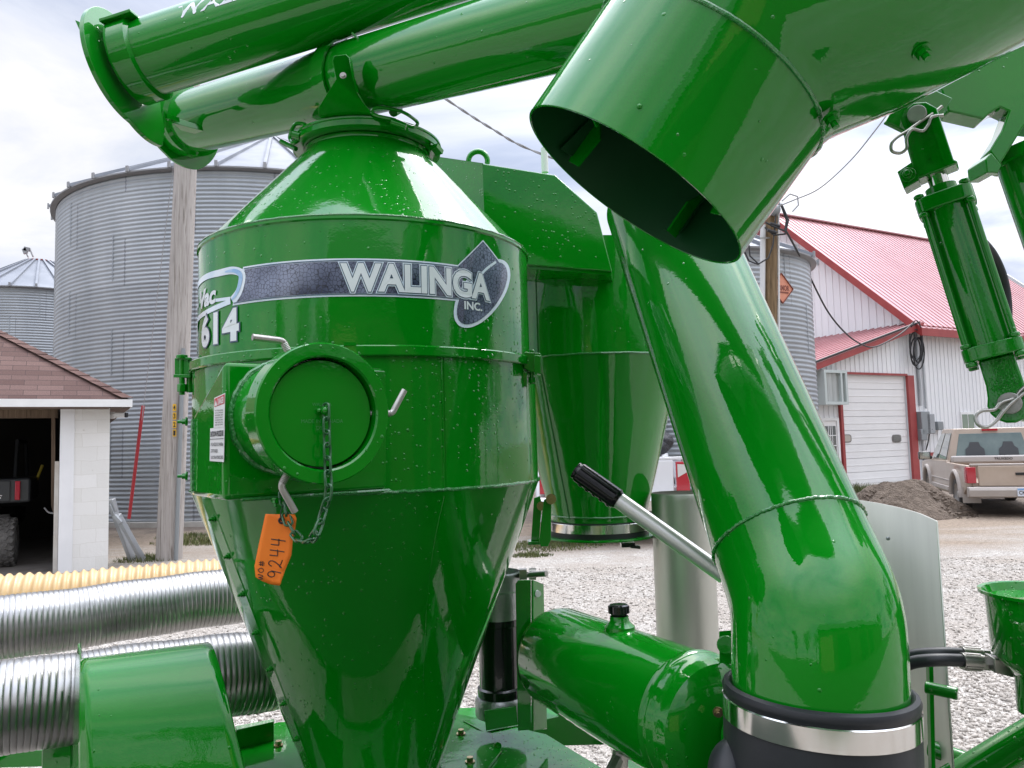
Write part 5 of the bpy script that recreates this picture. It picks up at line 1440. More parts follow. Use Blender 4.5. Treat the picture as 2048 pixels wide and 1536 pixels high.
mb.tube([p + V((random.uniform(-1, 1), random.uniform(-1, 1), 0)) * .0008 for p in bd], .005, 6)
bd = [SB(.469 - (.469 - .10) * k / 24, .381, zb0) for k in range(2, 25)]
mb.tube([p + V((random.uniform(-1, 1), random.uniform(-1, 1), 0)) * .0006 for p in bd], .0035, 6)
mb.build('weld_bead', M['weld'], ibox)
sP, zP = .356, None
cf = SB(sP, .55, 0); zP = W(645, 826, cf.y).z
PO = SB(sP, 0, zP)
mb = MB(); mb.lathe(PO, NB, [(.104, .376), (.100, .386), (.096, .40), (.096, .505), (.093, .505), (.093, .40)], 96)
port = mb.build('inlet_pipe', GW, vac, smooth=30)
mb = MB(); mb.ring(PO + NB * .383, NB, .101, .006, 90, 8, .0012); mb.build('weld_bead', M['weld'], port)
mb = MB(); mb.lathe(PO, NB, [(.0925, .503), (.114, .503), (.1165, .506), (.1165, .547), (.1145, .550), (.0955, .550), (.0925, .547)], 96, close=True)
cpl = mb.build('coupling_ring', G, port, smooth=30)
mb = MB(); mb.lathe(PO, NB, [(0, .52), (.0885, .52), (.0885, .534), (.0875, .5355), (.0, .5355)], 96)
cap_ = mb.build('port_cap', M['green_flat'], vac, smooth=30)
EB = -LB
def capt(mb, s, x, y, w_, h_): text_on(mb, s, PO + NB * .5358 + EB * x + Z * y, EB * w_, Z * h_, .0, 0)
mb = MB()
for s, x, y, w_, h_ in (('WALINGA', -.017, .012, .034, .0055), ('MADE IN CANADA', -.036, -.016, .073, .0062), ('DSK', -.010, -.027, .017, .006)):
    vs0, fs0 = text2d(s, .0, 0); k0 = len(mb.v); capt(mb, s, x, y, w_, h_)
mb.build('embossed_lettering', simple('worn_green', (.03, .24, .05), .4, coat=.5), cap_, smooth=0)
mb = MB(); kn = PO + NB * .5355 + Z * .004; mb.cyl(kn, kn + NB * .010, .0035, 10); mb.ball(kn + NB * .013, .0078, 16, 12); mb.ball(kn + NB * .006 - EB * .008, .0045, 10, 8); mb.build('knob', GD, cap_)
for ang in (118, 0, 240):
    a = R_(ang); rad = EB * math.cos(a) + Z * math.sin(a); tan = -EB * math.sin(a) + Z * math.cos(a)
    c = PO + NB * .527
    p0 = c + rad * .086; p1 = c + rad * .128; bdir = (rad * .52 + tan * .85).normalized()
    mb = MB(); pth = [p0, p1]
    for k in range(1, 7):
        t = k / 6; pth.append(p1 + rad * .012 * (t - t * t / 2) + bdir * .012 * t * t / 2 * 1.2)
    pth.append(pth[-1] + bdir * .042); mb.tube(pth, .0056, 14)
    for k in range(7): mb.ring(c + rad * (.113 + k * .0026), rad, .0052, .0011, 16, 6)
    for k in range(4): mb.ring(c + rad * (.087 + k * .0022), rad, .0052, .0010, 16, 6)
    mb.build('locking_bolt', M['zinc'], cpl, smooth=50)
# warning labels on the side of the box
ps = SB(.4705, 0, 0)
def lab(px, py): return onplane(px, py, ps, LB)
def label_plate(q, name, par):
    mb = MB(); mb.prism([lab(*p) for p in q], LB * .0006); return mb.build(name, M['white_sign'], par, smooth=0)
l1 = label_plate([(429, 796), (450.5, 786), (449, 856), (428, 857)], 'danger_label', ibox)
l2 = label_plate([(421, 857), (449.5, 853), (448, 924), (420, 922)], 'shutdown_label', ibox)
def bil(q, a, b):
    (x0, y0), (x1, y1), (x2, y2), (x3, y3) = q      # ll, lr, ur, ul
    return lab(x0 * (1 - a) * (1 - b) + x1 * a * (1 - b) + x2 * a * b + x3 * (1 - a) * b, y0 * (1 - a) * (1 - b) + y1 * a * (1 - b) + y2 * a * b + y3 * (1 - a) * b) + LB * .0016
mb = MB(); mb.prism([lab(*p) + LB * .0007 for p in ((430, 798), (450, 788.5), (449.6, 807), (430, 814))], LB * .0004); mb.build('red_header', M['red_sign'], l1, smooth=0)
mb = MB(); text_map(mb, 'DANGER', lambda a, b: bil(((437, 810.5), (449, 805.5), (449.5, 792), (437, 797)), a, b), .03, 0, .03); mb.add([bil(((431, 812), (436, 811), (436, 799), (431, 800)), a, b) for a, b in ((0, 0), (1, 0), (.5, 1))], [(0, 1, 2)]); mb.build('lettering', M['white_sign'], l1, smooth=0)
mb = MB()
for i, s in enumerate(['ROTATING BLADES', 'CAN CUT OFF HANDS', 'OR FINGERS. KEEP', 'CLEAR OF INLET.', 'STOP ENGINE AND', 'WAIT UNTIL ALL', 'PARTS HAVE STOPPED.']):
    y = 820 + i * 4.8; text_map(mb, s, lambda a, b: bil(((431.5, y + 2.6), (447.5, y + 1.2), (447.5, y - 1.4), (431.5, y)), a, b), .02, 0, .02)
mb.build('lettering', M['ink'], l1, smooth=0)
mb = MB(); text_map(mb, 'SHUTDOWN PROCEDURE', lambda a, b: bil(((422.5, 874), (448, 872), (448.5, 860), (422.5, 863)), a, b), .04, 0, .04)
mb.prism([bil(((421, 879), (448.5, 877.5), (448.5, 876.5), (421, 878)), a, b) for a, b in ((0, 0), (1, 0), (1, 1), (0, 1))], LB * .0003)
for i, s in enumerate(['1. PULL NOZZLE OUT OF MATERIAL', '2. STOP THE AIRLOCK', '3. SHUT OFF ANY POWER SOURCE']):
    y = 892 + i * 13; w_ = (448, 437, 447.5)[i]; text_map(mb, s, lambda a, b: bil(((423, y), (w_, y), (w_, y - 7), (423, y - 6.5)), a, b), .02, 0, .02)
mb.build('lettering', M['ink'], l2, smooth=0)

# ---- cap chain
K0 = PO + NB * .5525 + Z * .002
kd = [W(650, py, K0.y).z for py in (870, 905, 945, 985)]
cp = smooth_path([K0] + [V((K0.x, K0.y, z)) + NB * .006 * (i + 1) / 4 for i, z in enumerate(kd)] + [W(646, 1025, K0.y + .01), W(636, 1058, 1.255), W(621, 1080, 1.275), W(604, 1082, 1.295), W(588, 1066, 1.315), W(575, 1040, 1.33), W(569, 1012, 1.345), W(567, 996, 1.35)], 16)
mb = MB(); pitch = .0205; acc = 0; last = cp[0]; pos = [(cp[0], (cp[1] - cp[0]).normalized())]
for i in range(1, len(cp)):
    seg = (cp[i] - cp[i - 1]).length; acc += seg
    if acc >= pitch: pos.append((cp[i], (cp[i] - cp[i - 1]).normalized())); acc = 0
for k, (p, t) in enumerate(pos):
    s_ = (NB - t * NB.dot(t)).normalized(); w_ = t.cross(s_)
    side = (s_ * .35 + w_).normalized() if k % 2 else (s_ - w_ * .35).normalized()
    pts = []
    for j in range(20):
        a = 2 * PI * j / 20; x = math.cos(a); y = math.sin(a)
        pts.append(p + t * (.0075 * math.copysign(1, x) * (1 if abs(x) > .3 else abs(x) / .3) + .0062 * x) + side * .0068 * y)
    mb.tube(pts, .0022, 8, closed=True)
mb.build('cap_chain', simple('chain_green', (.008, .10, .025), .35, coat=.6, col2=(.03, .13, .05), scale=60), vac, smooth=50)
mb = MB(); mb.bar(W(545, 1000, 1.36), W(590, 997, 1.36), .02, .006); mb.bolt(W(552, 998, 1.35), V((0, -.3, -1)), .006, .006); mb.build('chain_eye', GD, ibox)

# ---- orange work-order tag (hangs on the chain)
TY = 1.335
tq = [(531, 1028), (590, 1029), (593, 1037), (591, 1055), (586, 1077), (583, 1110), (577, 1125), (571, 1139), (560, 1171), (550, 1170), (539, 1168), (524, 1162), (511, 1154), (509, 1132), (517, 1092)]
tagc = W(563, 1041, TY)
tg = thing('work_order_tag', 'orange card tag with handwritten numbers hanging from the cap chain', 'tag', tagc)
def tw(x, y, o=0): return W(x, y, TY + .008 * math.sin((x - 510) / 26) * ((y - 1028) / 140) + o)
bm_ = MB(); bm = bmesh.new(); vs = [bm.verts.new((x, y, 0)) for x, y in tq]; bm.faces.new(vs); bmesh.ops.triangulate(bm, faces=bm.faces[:])
for _ in range(3):
    ed = [e for e in bm.edges if e.calc_length() > 16]
    bmesh.ops.subdivide_edges(bm, edges=ed, cuts=1); bmesh.ops.triangulate(bm, faces=bm.faces[:])
bm.verts.index_update()
bm_.add([tw(v.co.x, v.co.y) for v in bm.verts], [tuple(v.index for v in f.verts) for f in bm.faces]); bm.free()
card = bm_.build('card', M['tag_orange'], tg, smooth=60)
sol = card.modifiers.new('thick', 'SOLIDIFY'); sol.thickness = .0007
mb = MB(); mb.ring(tw(563, 1041, -.0015), V((0, 1, 0)), .0042, .0018, 20, 8); mb.build('eyelet', M['ink'], tg)
mb = MB(); mb.tube(smooth_path([tw(563, 1042, -.002), W(561, 1028, TY - .006), W(566, 1012, TY + .004), W(571, 1018, TY + .01), tw(566, 1040, .004)], 6), .0009, 6); mb.build('tie_wire', M['cable'], tg)
ST = {'9': [[(.8, .62), (.62, .92), (.3, .95), (.12, .7), (.3, .48), (.62, .5), (.8, .72), (.78, .4), (.7, 0)]],
      '2': [[(.1, .75), (.35, 1.0), (.7, .9), (.68, .6), (.3, .2), (.08, .05), (.2, .18), (.5, .1), (.95, .02)]],
      '4': [[(.12, 1.0), (.12, .5), (.2, .42), (.85, .46)], [(.72, 1.02), (.7, .5), (.66, -.05)]],
      'W': [[(0, .9), (.15, .1), (.3, .1), (.45, .7), (.6, .1), (.8, .1), (.95, .95)]],
      'O': [[(.5, 1), (.15, .7), (.15, .25), (.5, .02), (.85, .3), (.82, .75), (.5, 1)]],
      '#': [[(.3, 1), (.25, 0)], [(.65, 1), (.6, 0)], [(.05, .66), (.95, .7)], [(.05, .3), (.95, .36)]]}
mb = MB()
def hand(s, P0, dr, up, adv, r):
    for i, ch in enumerate(s):
        for st in ST[ch]:
            q = smooth_path([V((x, y, 0)) for x, y in st], 4) if len(st) > 2 else [V((*st[0], 0)), V((*st[1], 0))]
            mb.tube([tw(P0[0] + dr[0] * (i + p.x * .8) * adv + up[0] * p.y, P0[1] + dr[1] * (i + p.x * .8) * adv + up[1] * p.y, -.0009) for p in q], r, 6)
hand('9244', (561, 1158), (10, -86), (-27, -3), .25, .0009)
hand('WO#', (525, 1160), (5, -40), (-11, -1), .34, .0007)
mb.build('handwriting', M['ink'], tg)
# ---- rear cyclone
A2 = V((W(1192, 880, 2.62).x, 2.62, 0))
zs = lambda r, py: zring(r, py, A2)
R2 = .295
zw2, zb2, zt2 = zs(R2, 706), zs(.158, 1048), zs(R2, 535)
mb = MB(); mb.lathe(A2, Z, [(R2, zt2 + .1), (R2, zw2), (R2 - .001, zw2 - .002), (.160, zs(.16, 1040)), (.160, zb2 - .002), (.150, zb2 - .006)], 96)
th2 = None
rc = mb.build('rear_cyclone', GD, vac, smooth=25)
mb = MB(); mb.ring(A2 + Z * zw2, Z, R2 + .001, .003, 120, 6, .0008); mb.ring(A2 + Z * zs(.161, 1036), Z, .162, .003, 90, 6, .0008)
U2 = -V((A2.x, A2.y, 0)).normalized(); Q2 = V((-U2.y, U2.x, 0))
a = -.62
for (z0, r0_, z1, r1_) in ((zt2, R2 + .001, zw2, R2 + .001), (zw2, R2 + .001, zs(.16, 1040), .161)):
    mb.tube([A2 + (U2 * math.cos(a) + Q2 * math.sin(a)) * (r0_ + (r1_ - r0_) * k / 14 + random.uniform(0, .001)) + Z * (z0 + (z1 - z0) * k / 14) for k in range(15)], .0016, 6)
mb.build('weld_bead', M['weld'], rc)
zq0, zq1 = zs(.166, 1070), zs(.166, 1051)
mb = MB(); mb.lathe(A2, Z, [(.150, zq1 + .004), (.1655, zq1 + .004), (.1655, zs(.166, 1080)), (.14, zs(.166, 1081))], 96); mb.build('outlet_gasket', M['black_rubber'], rc)
mb = MB(); mb.lathe(A2, Z, [(.1662, zq1), (.1675, zq1 - .001), (.1675, zq0 + .001), (.1662, zq0)], 96); mb.build('clamp_band', M['stainless'], rc)
zl_ = zs(.178, 1081)
mb = MB(); mb.lathe(A2, Z, [(0, zl_), (.188, zl_), (.189, zl_ - .003), (.188, zl_ - .007), (0, zl_ - .008)], 96); lid = mb.build('outlet_lid', GD, rc, smooth=30)
mb = MB(); q = W(1255, 1089, 2.52); mb.hexa(q, V((.022, 0, 0)), V((0, .02, 0)), V((0, 0, .007))); mb.hexa(q + V((.022, -.01, -.006)), V((.016, 0, -.002)), V((0, .012, 0)), V((0, 0, .005))); mb.build('lid_catch', M['black_gloss'], lid, bevel=.002)
LY = 2.36
mb = MB(); mb.prism([W(1088, 1000, LY), W(1098, 994, LY), W(1103, 1000, LY), W(1102, 1080, LY), W(1096, 1093, LY), W(1082, 1093, LY), W(1078, 1083, LY), W(1084, 1030, LY)], V((0, .01, 0)))
mb.build('latch_arm', GD, rc, bevel=.0015)
mb = MB(); mb.prism([W(1068, 996, LY + .05), W(1080, 992, LY + .05), W(1084, 1008, LY + .05), W(1078, 1082, LY + .05), W(1062, 1082, LY + .05)], V((0, .01, 0))); mb.hexa(W(1070, 1084, LY + .06), V((.022, 0, 0)), V((0, .03, 0)), V((0, 0, .005))); mb.build('latch_arm', GD, rc, bevel=.0015)
mb = MB(); mb.bolt(W(1102, 998, LY - .004), V((0, -1, 0)), .011, .008); mb.build('bolt', M['brass'], rc); mb = MB(); mb.bolt(W(1083, 1012, LY + .04), V((0, -1, 0)), .010, .008); mb.build('bolt', M['brass'], rc)

# ---- transition box over the rear cyclone
TB = 2.22
mb = MB()
f = [W(965, 327, TB), W(1110, 350, TB), W(1194, 425, TB), W(1224, 543, TB), W(1057, 530, TB), W(972, 524, TB)]
mb.prism(f, V((.12, .72, .02)))
l = [W(850, 309, TB + .26), W(965, 327, TB), W(972, 524, TB), W(850, 505, TB + .26)]
mb.prism(l, V((.06, .70, .02)))
tb = mb.build('transition_duct', GW, vac, smooth=20, bevel=.003)
mb = MB(); mb.prism([W(1057, 531, TB + .01), W(1223, 544, TB + .01), W(1222, 550, TB + .01), W(1057, 537, TB + .01)], V((.1, .6, 0))); mb.build('duct_lip', GD, tb)
mb = MB(); pts = []
for k in range(15):
    a = PI * (k / 14) * 1.16 - .25; pts.append(W(956 + 19 * math.cos(a), 322 - 19 * math.sin(a), TB + .12))
mb.tube(pts, .0085, 12); mb.build('lifting_eye', GD, tb)
mb = MB(); q = W(1090, 345, TB + .35); mb.tube([q, q + Z * .085], .012, 16); mb.build('vent_pipe', M['white_paint'], tb)

# ---- big elbow pipe in front
e0_, e1_ = W(1345, 480, 1.70), W(1577, 1077, 1.285)
top = ext(e0_, e1_, -.16)
pth = [top, e0_, e0_.lerp(e1_, .33), e0_.lerp(e1_, .66), e1_]
wb = (UP + RT * .01 + FWD * .09).normalized()
cbt = W(1636, 1377, 1.19)
t1 = (e1_ - e0_).normalized(); bz1 = e1_ + t1 * .13; bz2 = cbt + wb * .14; tail = []
for k in range(29):
    k /= 28; tail.append(e1_ * (1 - k) ** 3 + bz1 * 3 * k * (1 - k) ** 2 + bz2 * 3 * k * k * (1 - k) + cbt * k ** 3)
tail += [cbt - wb * .10, cbt - wb * .2]
mb = MB(); mb.tube(pth + tail[1:], .125, 96, cap=False)
elb = mb.build('elbow_pipe', GD, vac, smooth=40)
t2 = (cbt - e1_).normalized()
mb = MB(); mb.ring(e1_, (t1 * 1.15 - t2 * .15).normalized(), .1258, .0028, 220, 8, .0008); mb.build('weld_bead', M['weld'], elb)
mb = MB(); mb.lathe(cbt, wb, [(.123, -.004), (.127, .004), (.131, .006), (.137, .003), (.1395, -.003), (.1385, -.009), (.1375, -.011), (.1375, -.05), (.1385, -.055), (.1385, -.30)], 96)
boot = mb.build('rubber_boot', M['black_rubber'], vac, smooth=40)
mb = MB(); mb.lathe(cbt, wb, [(.1378, -.0135), (.1395, -.015), (.1395, -.045), (.1378, -.0465)], 96); mb.build('clamp_band', M['stainless'], boot)
mb = MB(); mb.tube(smooth_path([W(1510, 1512, 1.20), W(1466, 1524, 1.19), W(1460, 1575, 1.17), W(1478, 1650, 1.15)], 8), .032, 24); mb.build('boot_spout', M['black_rubber'], boot, smooth=60)

# ---- discharge spout, top right
CS = W(1265, 378, 1.08); vdir = ray(1265, 378).normalized()
q_ = (RT * -.575 + UP * -.818); q_ = (q_ - vdir * q_.dot(vdir)).normalized()
ns = (q_ * .966 - vdir * .26).normalized()
J = CS - ns * .185
vj = ray(*proj(J)).normalized(); s1_ = RT * .87 + UP * .49; s1_ = (s1_ - vj * s1_.dot(vj)).normalized(); s1_ = (s1_ + vj * .06).normalized()
J2 = J + (UP * .87 - RT * .49) * .022
K = J2 + s1_ * .40
s2_ = (RT * .45 + UP * .86 + FWD * .1).normalized()
RS = .181
M['spout_shade'] = simple('shaded_inner_green', (.003, .060, .014), .42)  # darker green stands in for the shade inside the spout mouth
def loft(rings, n=128, capend=False):
    mb = MB(); vs = []; u = perp(rings[0][1])[0]
    for (c, w_, r) in rings:
        w_ = w_.normalized(); u = (u - w_ * u.dot(w_)).normalized(); v_ = w_.cross(u)
        vs += [c + (u * math.cos(2 * PI * j / n) + v_ * math.sin(2 * PI * j / n)) * r for j in range(n)]
    m = len(rings); fs = [(i * n + j, i * n + (j + 1) % n, (i + 1) * n + (j + 1) % n, (i + 1) * n + j) for i in range(m - 1) for j in range(n)]
    if capend: fs.append(tuple((m - 1) * n + j for j in range(n)))
    return mb.add(vs, fs)
nb_ = -ns
def rings_(r, dz=0):
    k2 = K + s2_ * .5
    return [(CS - ns * dz, nb_, r), (J, nb_, r), (J2 + s1_ * .06, (nb_ * .6 + s1_ * .4), r), (J2 + s1_ * .20, s1_, r), (K, s1_, r), (K + (s1_ + s2_) * .06, s1_ + s2_, r), (k2, s2_, r)]
spout = loft(rings_(RS)).build('discharge_spout', GD, vac, smooth=40)
spout_shade = loft(rings_(RS - .0035, .0), capend=True).build('spout_shade_skin', M['spout_shade'], spout, smooth=40)
mb = MB(); mb.lathe(CS, ns, [(RS - .0036, -.0005), (RS - .003, .0006), (RS - .0006, .0006), (RS, -.0005)], 128); mb.build('spout_rim', GD, spout)
bis = ((J - CS).normalized() + s1_).normalized()
mb = MB(); bend = (s1_ - (J - CS).normalized()).normalized(); kk = 1 / (J - CS).normalized().dot(bis)
uu, vv = perp(ns); pts = []
for j in range(160):
    a = 2 * PI * j / 160; o = uu * math.cos(a) + vv * math.sin(a)
    # ellipse of the mitre
    pts.append(J + o * (RS + .001 + random.uniform(-.0006, .0007)))
mb.tube(pts, .0032, 8, closed=True); mb.build('weld_bead', M['weld'], spout)
# bolted lugs and ripped flighting brackets inside the mouth
def mouth(px, py, depth=0):
    p = onplane(px, py, CS, ns); return p - ns * depth
for (a, b, c) in (((1118, 262), (1182, 262), (1206, 272)), ((1082, 300), (1108, 330), (1118, 318)), ((1298, 476), (1330, 470), (1352, 488)), ((1408, 448), (1445, 446), (1440, 470))):
    pc_ = mouth(*b); rad = (pc_ - CS); rr0 = rad.length; rad.normalize(); tn = ns.cross(rad)
    w0 = CS + rad * (RS - .012) - ns * .012; ins = MB()
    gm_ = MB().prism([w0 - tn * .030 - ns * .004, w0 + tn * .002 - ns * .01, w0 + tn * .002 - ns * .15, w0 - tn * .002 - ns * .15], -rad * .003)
    gm_.build('inner_gusset', M['spout_shade'], spout, smooth=20)
    ins.prism([w0 - tn * .004, w0 - rad * .030 - tn * .004 + ns * .004, w0 - rad * .034 - tn * .002 - ns * .05, w0 - ns * .09 - tn * .004], tn * .003)
    ins.build('inner_bracket', GD, spout, smooth=20)
for (x, y) in ((1843, 103), (1661, 236), (1279, 213)):
    best = None
    for (P0, w_) in ((J2, s1_), (CS, ns)):
        p = axhit(x, y, P0, w_, RS)
        if p is None: continue
        r = (p - P0) - w_ * (p - P0).dot(w_); best = (p, r.normalized())
        break
    if best and x > 1400:
        mb = MB(); mb.bolt(best[0], best[1], .008, .008, True, .007); mb.build('bolt', GD, spout)
    elif best:
        p = axhit(x, y, CS, ns, RS); mb = MB(); mb.ball(p, .0035, 10, 8); mb.build('rivet', GD, spout)

# ---- hydraulic cylinder
M['pin_grey'] = simple('dull_pin_steel', (.27, .265, .25), .5, .25, col2=(.34, .33, .32), scale=60)
H0, H1 = W(1838, 240, 1.30), W(2020, 808, 1.24)
hd = (H1 - H0).normalized(); HL = (H1 - H0).length
hs = hd.cross(ray(1930, 500)).normalized()
if hs.dot(RT) < 0: hs = -hs
hn = hs.cross(hd).normalized()
if hn.dot(FWD) > 0: hn = -hn
def hp_(t, x=0, n=0): return H0 + hd * (HL * t) + hs * x + hn * n
hyd = MB(); hyd.cyl(hp_(.315), hp_(.815), .0395, 40); hc = hyd.build('hydraulic_cylinder', GD, vac, smooth=35)
mb = MB(); mb.cyl(hp_(.16), hp_(.33), .0155, 24); mb.build('piston_rod', M['stainless'], hc)
def capblk(t0, t1, w_):
    mb = MB(); pts = []
    for k in range(32):
        a = 2 * PI * k / 32; c_, s_ = math.cos(a), math.sin(a)
        e = 2 / 4.5; pts.append((math.copysign(abs(c_) ** e, c_) * w_, math.copysign(abs(s_) ** e, s_) * w_))
    mb.prism([hp_(t0, x, n) for x, n in pts], hd * (HL * (t1 - t0)))
    for sx_ in (-1, 1):
        for sn in (-1, 1):
            for (b, sg) in ((t0, -1),): mb.cyl(hp_(b, sx_ * w_ * .78, sn * w_ * .78), hp_(b - .014, sx_ * w_ * .78, sn * w_ * .78), .0085, 6)
            mb.cyl(hp_(t1, sx_ * w_ * .78, sn * w_ * .78), hp_(t1 + .016, sx_ * w_ * .78, sn * w_ * .78), .0085, 6)
    return mb.build('end_cap', GD, hc, bevel=.002)
capblk(.285, .335, .044); capblk(.805, .85, .044)
mb = MB(); mb.cyl(hp_(.25), hp_(.29), .024, 24)
for sx_ in (-1, 1):
    for sn in (-1, 1): mb.cyl(hp_(.33, sx_ * .034, sn * .034), hp_(.81, sx_ * .034, sn * .034), .0055, 10)
mb.build('tie_rod', GD, hc)
# upper clevis
mb = MB(); P4 = lambda t, x: hp_(t, x, .022)
mb.prism([P4(-.035, -.018), P4(-.05, 0), P4(-.035, .018), P4(0, .030), P4(.19, .030), P4(.195, .034), P4(.205, .034), P4(.21, -.03), P4(.14, -.030), P4(0, -.028)], hn * -.044)
uc_ = mb.build('clevis', GD, hc, bevel=.003)
mb = MB(); mb.prism([P4(.145, -.028), P4(.215, -.026), P4(.225, -.052), P4(.16, -.054)], hn * -.04); mb.bolt(hp_(.185, -.040, .023), hn, .009, .007); mb.build('clamp_ear', GD, uc_, bevel=.002)
mb = MB(); mb.hexa(hp_(.1, -.021, .0225), hd * .05, hs * .002, hn * .0015); mb.hexa(hp_(.1, .017, .0225), hd * .05, hs * .002, hn * .0015); text_map(mb, 'MW-SPEC', lambda a, b: hp_(.17 - .125 * a, -.008 + .018 * b, .0235), .02, 0, .02); mb.build('cast_lettering', GD, uc_, smooth=0)
# lower clevis
mb = MB(); pts = [P4(.85, -.024), P4(.85, .03), P4(.95, .03)]
for k in range(11):
    a = R_(70 - 240 * k / 10 + 60); 
    pts.append(hp_(1.0, 0, .022) + hs * .032 * math.sin(R_(120 - 24 * k)) * 1.0 + hd * .032 * -math.cos(R_(120 - 24 * k + 0)) * 1.0)
pts = [P4(.85, -.024), P4(.85, .026), P4(.93, .027)] + [hp_(1.0, 0, .022) + hs * .031 * math.cos(R_(-30 + 24 * k)) + hd * .031 * math.sin(R_(-30 + 24 * k)) for k in range(11)] + [P4(.93, -.024)]
mb.prism(pts, hn * -.044); lc_ = mb.build('clevis', GD, hc, bevel=.003)
mb = MB(); mb.hexa(hp_(.905, -.018, .0225), hd * .02, hs * .002, hn * .0015); mb.hexa(hp_(.905, .018, .0225), hd * .02, hs * .002, hn * .0015); text_map(mb, 'MW-SPEC', lambda a, b: hp_(.856 + .095 * a, .010 - .018 * b, .0235), .02, 0, .02); mb.build('cast_lettering', GD, lc_, smooth=0)
mb = MB(); mb.prism([W(1998, 822, 1.27), W(2030, 838, 1.27), W(2100, 850, 1.27), W(2100, 790, 1.27), W(2040, 780, 1.27)], V((0, .02, 0))); mb.build('lower_lug', GD, vac, bevel=.003)
for (t, nm, px_) in ((0, 'upper', (1838, 240)), (1, 'lower', (2020, 808))):
    c = hp_(t); rr1 = .0148 if t == 0 else .017
    mb = MB(); mb.cyl(c - hn * .04, c + hn * .034, rr1, 28); pin = mb.build('clevis_pin', M['pin_grey'], hc, bevel=.0015)
    yy = (c + hn * .030).y
    if t == 0: P = [(1884, 213), (1862, 230), (1838, 245), (1815, 262), (1795, 274), (1783, 287), (1784, 302), (1800, 306), (1813, 296), (1813, 276), (1824, 259), (1845, 262), (1856, 250), (1864, 234), (1886, 231)]
    else: P = [(2056, 767), (2040, 782), (2026, 797), (2003, 805), (1989, 819), (1963, 822), (1951, 834), (1957, 850), (1974, 854), (1992, 842), (2005, 825), (2023, 806), (2056, 780)]
    mb = MB(); mb.tube(smooth_path([W(x, y, yy - .004 - (.004 if i > len(P) / 2 else 0)) for i, (x, y) in enumerate(P)], 8), .0028, 10); mb.build('hairpin', M['zinc'], pin, smooth=60)
# feed hose of the cylinder
mb = MB(); mb.tube(smooth_path([W(1958, 478, 1.34), W(1985, 510, 1.36), W(2006, 560, 1.37), W(2014, 620, 1.37), W(2012, 700, 1.36), W(2030, 770, 1.33)], 10), .0085, 16); mb.build('feed_hose', M['black_rubber'], hc, smooth=60)
# lug under the spout and the post to the right
mb = MB(); mb.prism([W(1772, 243, 1.29), W(1822, 268, 1.29), (W(1872, 250, 1.29)), W(1906, 196, 1.29), W(1850, 170, 1.29), W(1790, 210, 1.29)], V((0, .012, 0))); mb.prism([W(1790, 245, 1.345), W(1880, 240, 1.345), W(1906, 196, 1.345), W(1800, 200, 1.345)], V((0, .012, 0))); mb.build('spout_lug', GD, spout, bevel=.002)
mb = MB(); mb.prism([W(1880, 170, 1.44), W(1960, 120, 1.44), W(2020, 80, 1.44), W(2110, 60, 1.44), W(2110, 260, 1.44), W(2048, 252, 1.44), W(2000, 330, 1.44), W(1979, 301, 1.44), W(2003, 262, 1.44), W(2018, 222, 1.44), W(2000, 214, 1.44), W(1980, 226, 1.44), W(1968, 238, 1.44), W(1897, 222, 1.44)], V((.01, .05, 0)))
mbr = mb.build('mast_bracket', GD, vac, bevel=.003)
mb = MB(); mb.prism([W(1971, 318, 1.42), W(1983, 305, 1.42), W(2004, 330, 1.42), W(1996, 345, 1.42), W(1974, 345, 1.42)], V((0, .06, 0))); mb.build('mast_lug', GD, mbr, bevel=.002)
mb = MB(); ma, mz = W(2052, 300, 1.5), W(2140, 545, 1.47); mb.tube([ma, mz, ext(ma, mz, 6.3)], .058, 40); mb.lathe(ma, (mz - ma), [(.058, .0), (.068, .0), (.068, .022), (.058, .024)], 40); mb.build('mast_tube', GD, vac, smooth=35)
mb = MB(); mb.tube(smooth_path([W(2060, 60, 1.62), W(2040, 130, 1.60), W(2042, 220, 1.58)], 6), .04, 24); mb.build('mast_elbow', GD, vac)

# ---- lever
a, b = W(1152, 940, 1.56), W(1450, 1152, 1.46); ld = (b - a).normalized()
mb = MB(); mb.tube([a + ld * .05, b], .0165, 24); lev = mb.build('lever', M['cast_alu'], vac, smooth=60)
lev.data.materials[0] = simple('bright_aluminium', (.70, .70, .68), .36, .8)
mb = MB(); pts = []; rs = []
gl_ = .105
for k in range(40):
    t = k / 39; pts.append(a + ld * gl_ * t); rs.append(.0208 if .06 < t < .97 else .018)
mb.tube(pts, rs, 32)
for k in range(5): mb.ball(a + ld * gl_ * (.2 + .16 * k) - UP * .0145 - RT * .006, .008, 12, 8); mb.build('grip', M['black_gloss'], lev, smooth=60)

# ---- aluminium tube and guard sheet
Y3 = 2.5; c3 = W(1363, 985, Y3); H3 = c3.z
mb = MB(); mb.lathe((c3.x, Y3, 0), Z, [(.0955, .75), (.097, .75), (.097, H3 - .02), (.0972, H3 - .004), (.0955, H3)], 64); al = mb.build('aluminium_tube', M['alu_sheet'], vac, smooth=40)
pts = smooth_path([V(p) for p in ((.775, 1.43, 0), (.797, 1.50, 0), (.825, 1.60, 0), (.848, 1.74, 0), (.855, 1.88, 0), (.840, 2.02, 0), (.79, 2.16, 0))], 8)
zs3 = W(1840, 1035, 1.5).z
mb = MB(); n = len(pts); vs = []
for i, p in enumerate(pts): vs += [p + Z * .6, p + Z * zs3]
mb.add(vs, [(2 * i, 2 * i + 1, 2 * i + 3, 2 * i + 2) for i in range(n - 1)])
gs = mb.build('guard_sheet', M['alu_sheet'], vac, smooth=60); sol = gs.modifiers.new('thick', 'SOLIDIFY'); sol.thickness = .003
mb = MB(); mb.ball(W(1776, 1077, 1.72), .0045, 10, 8); mb.build('rivet', M['grey_metal'], gs)

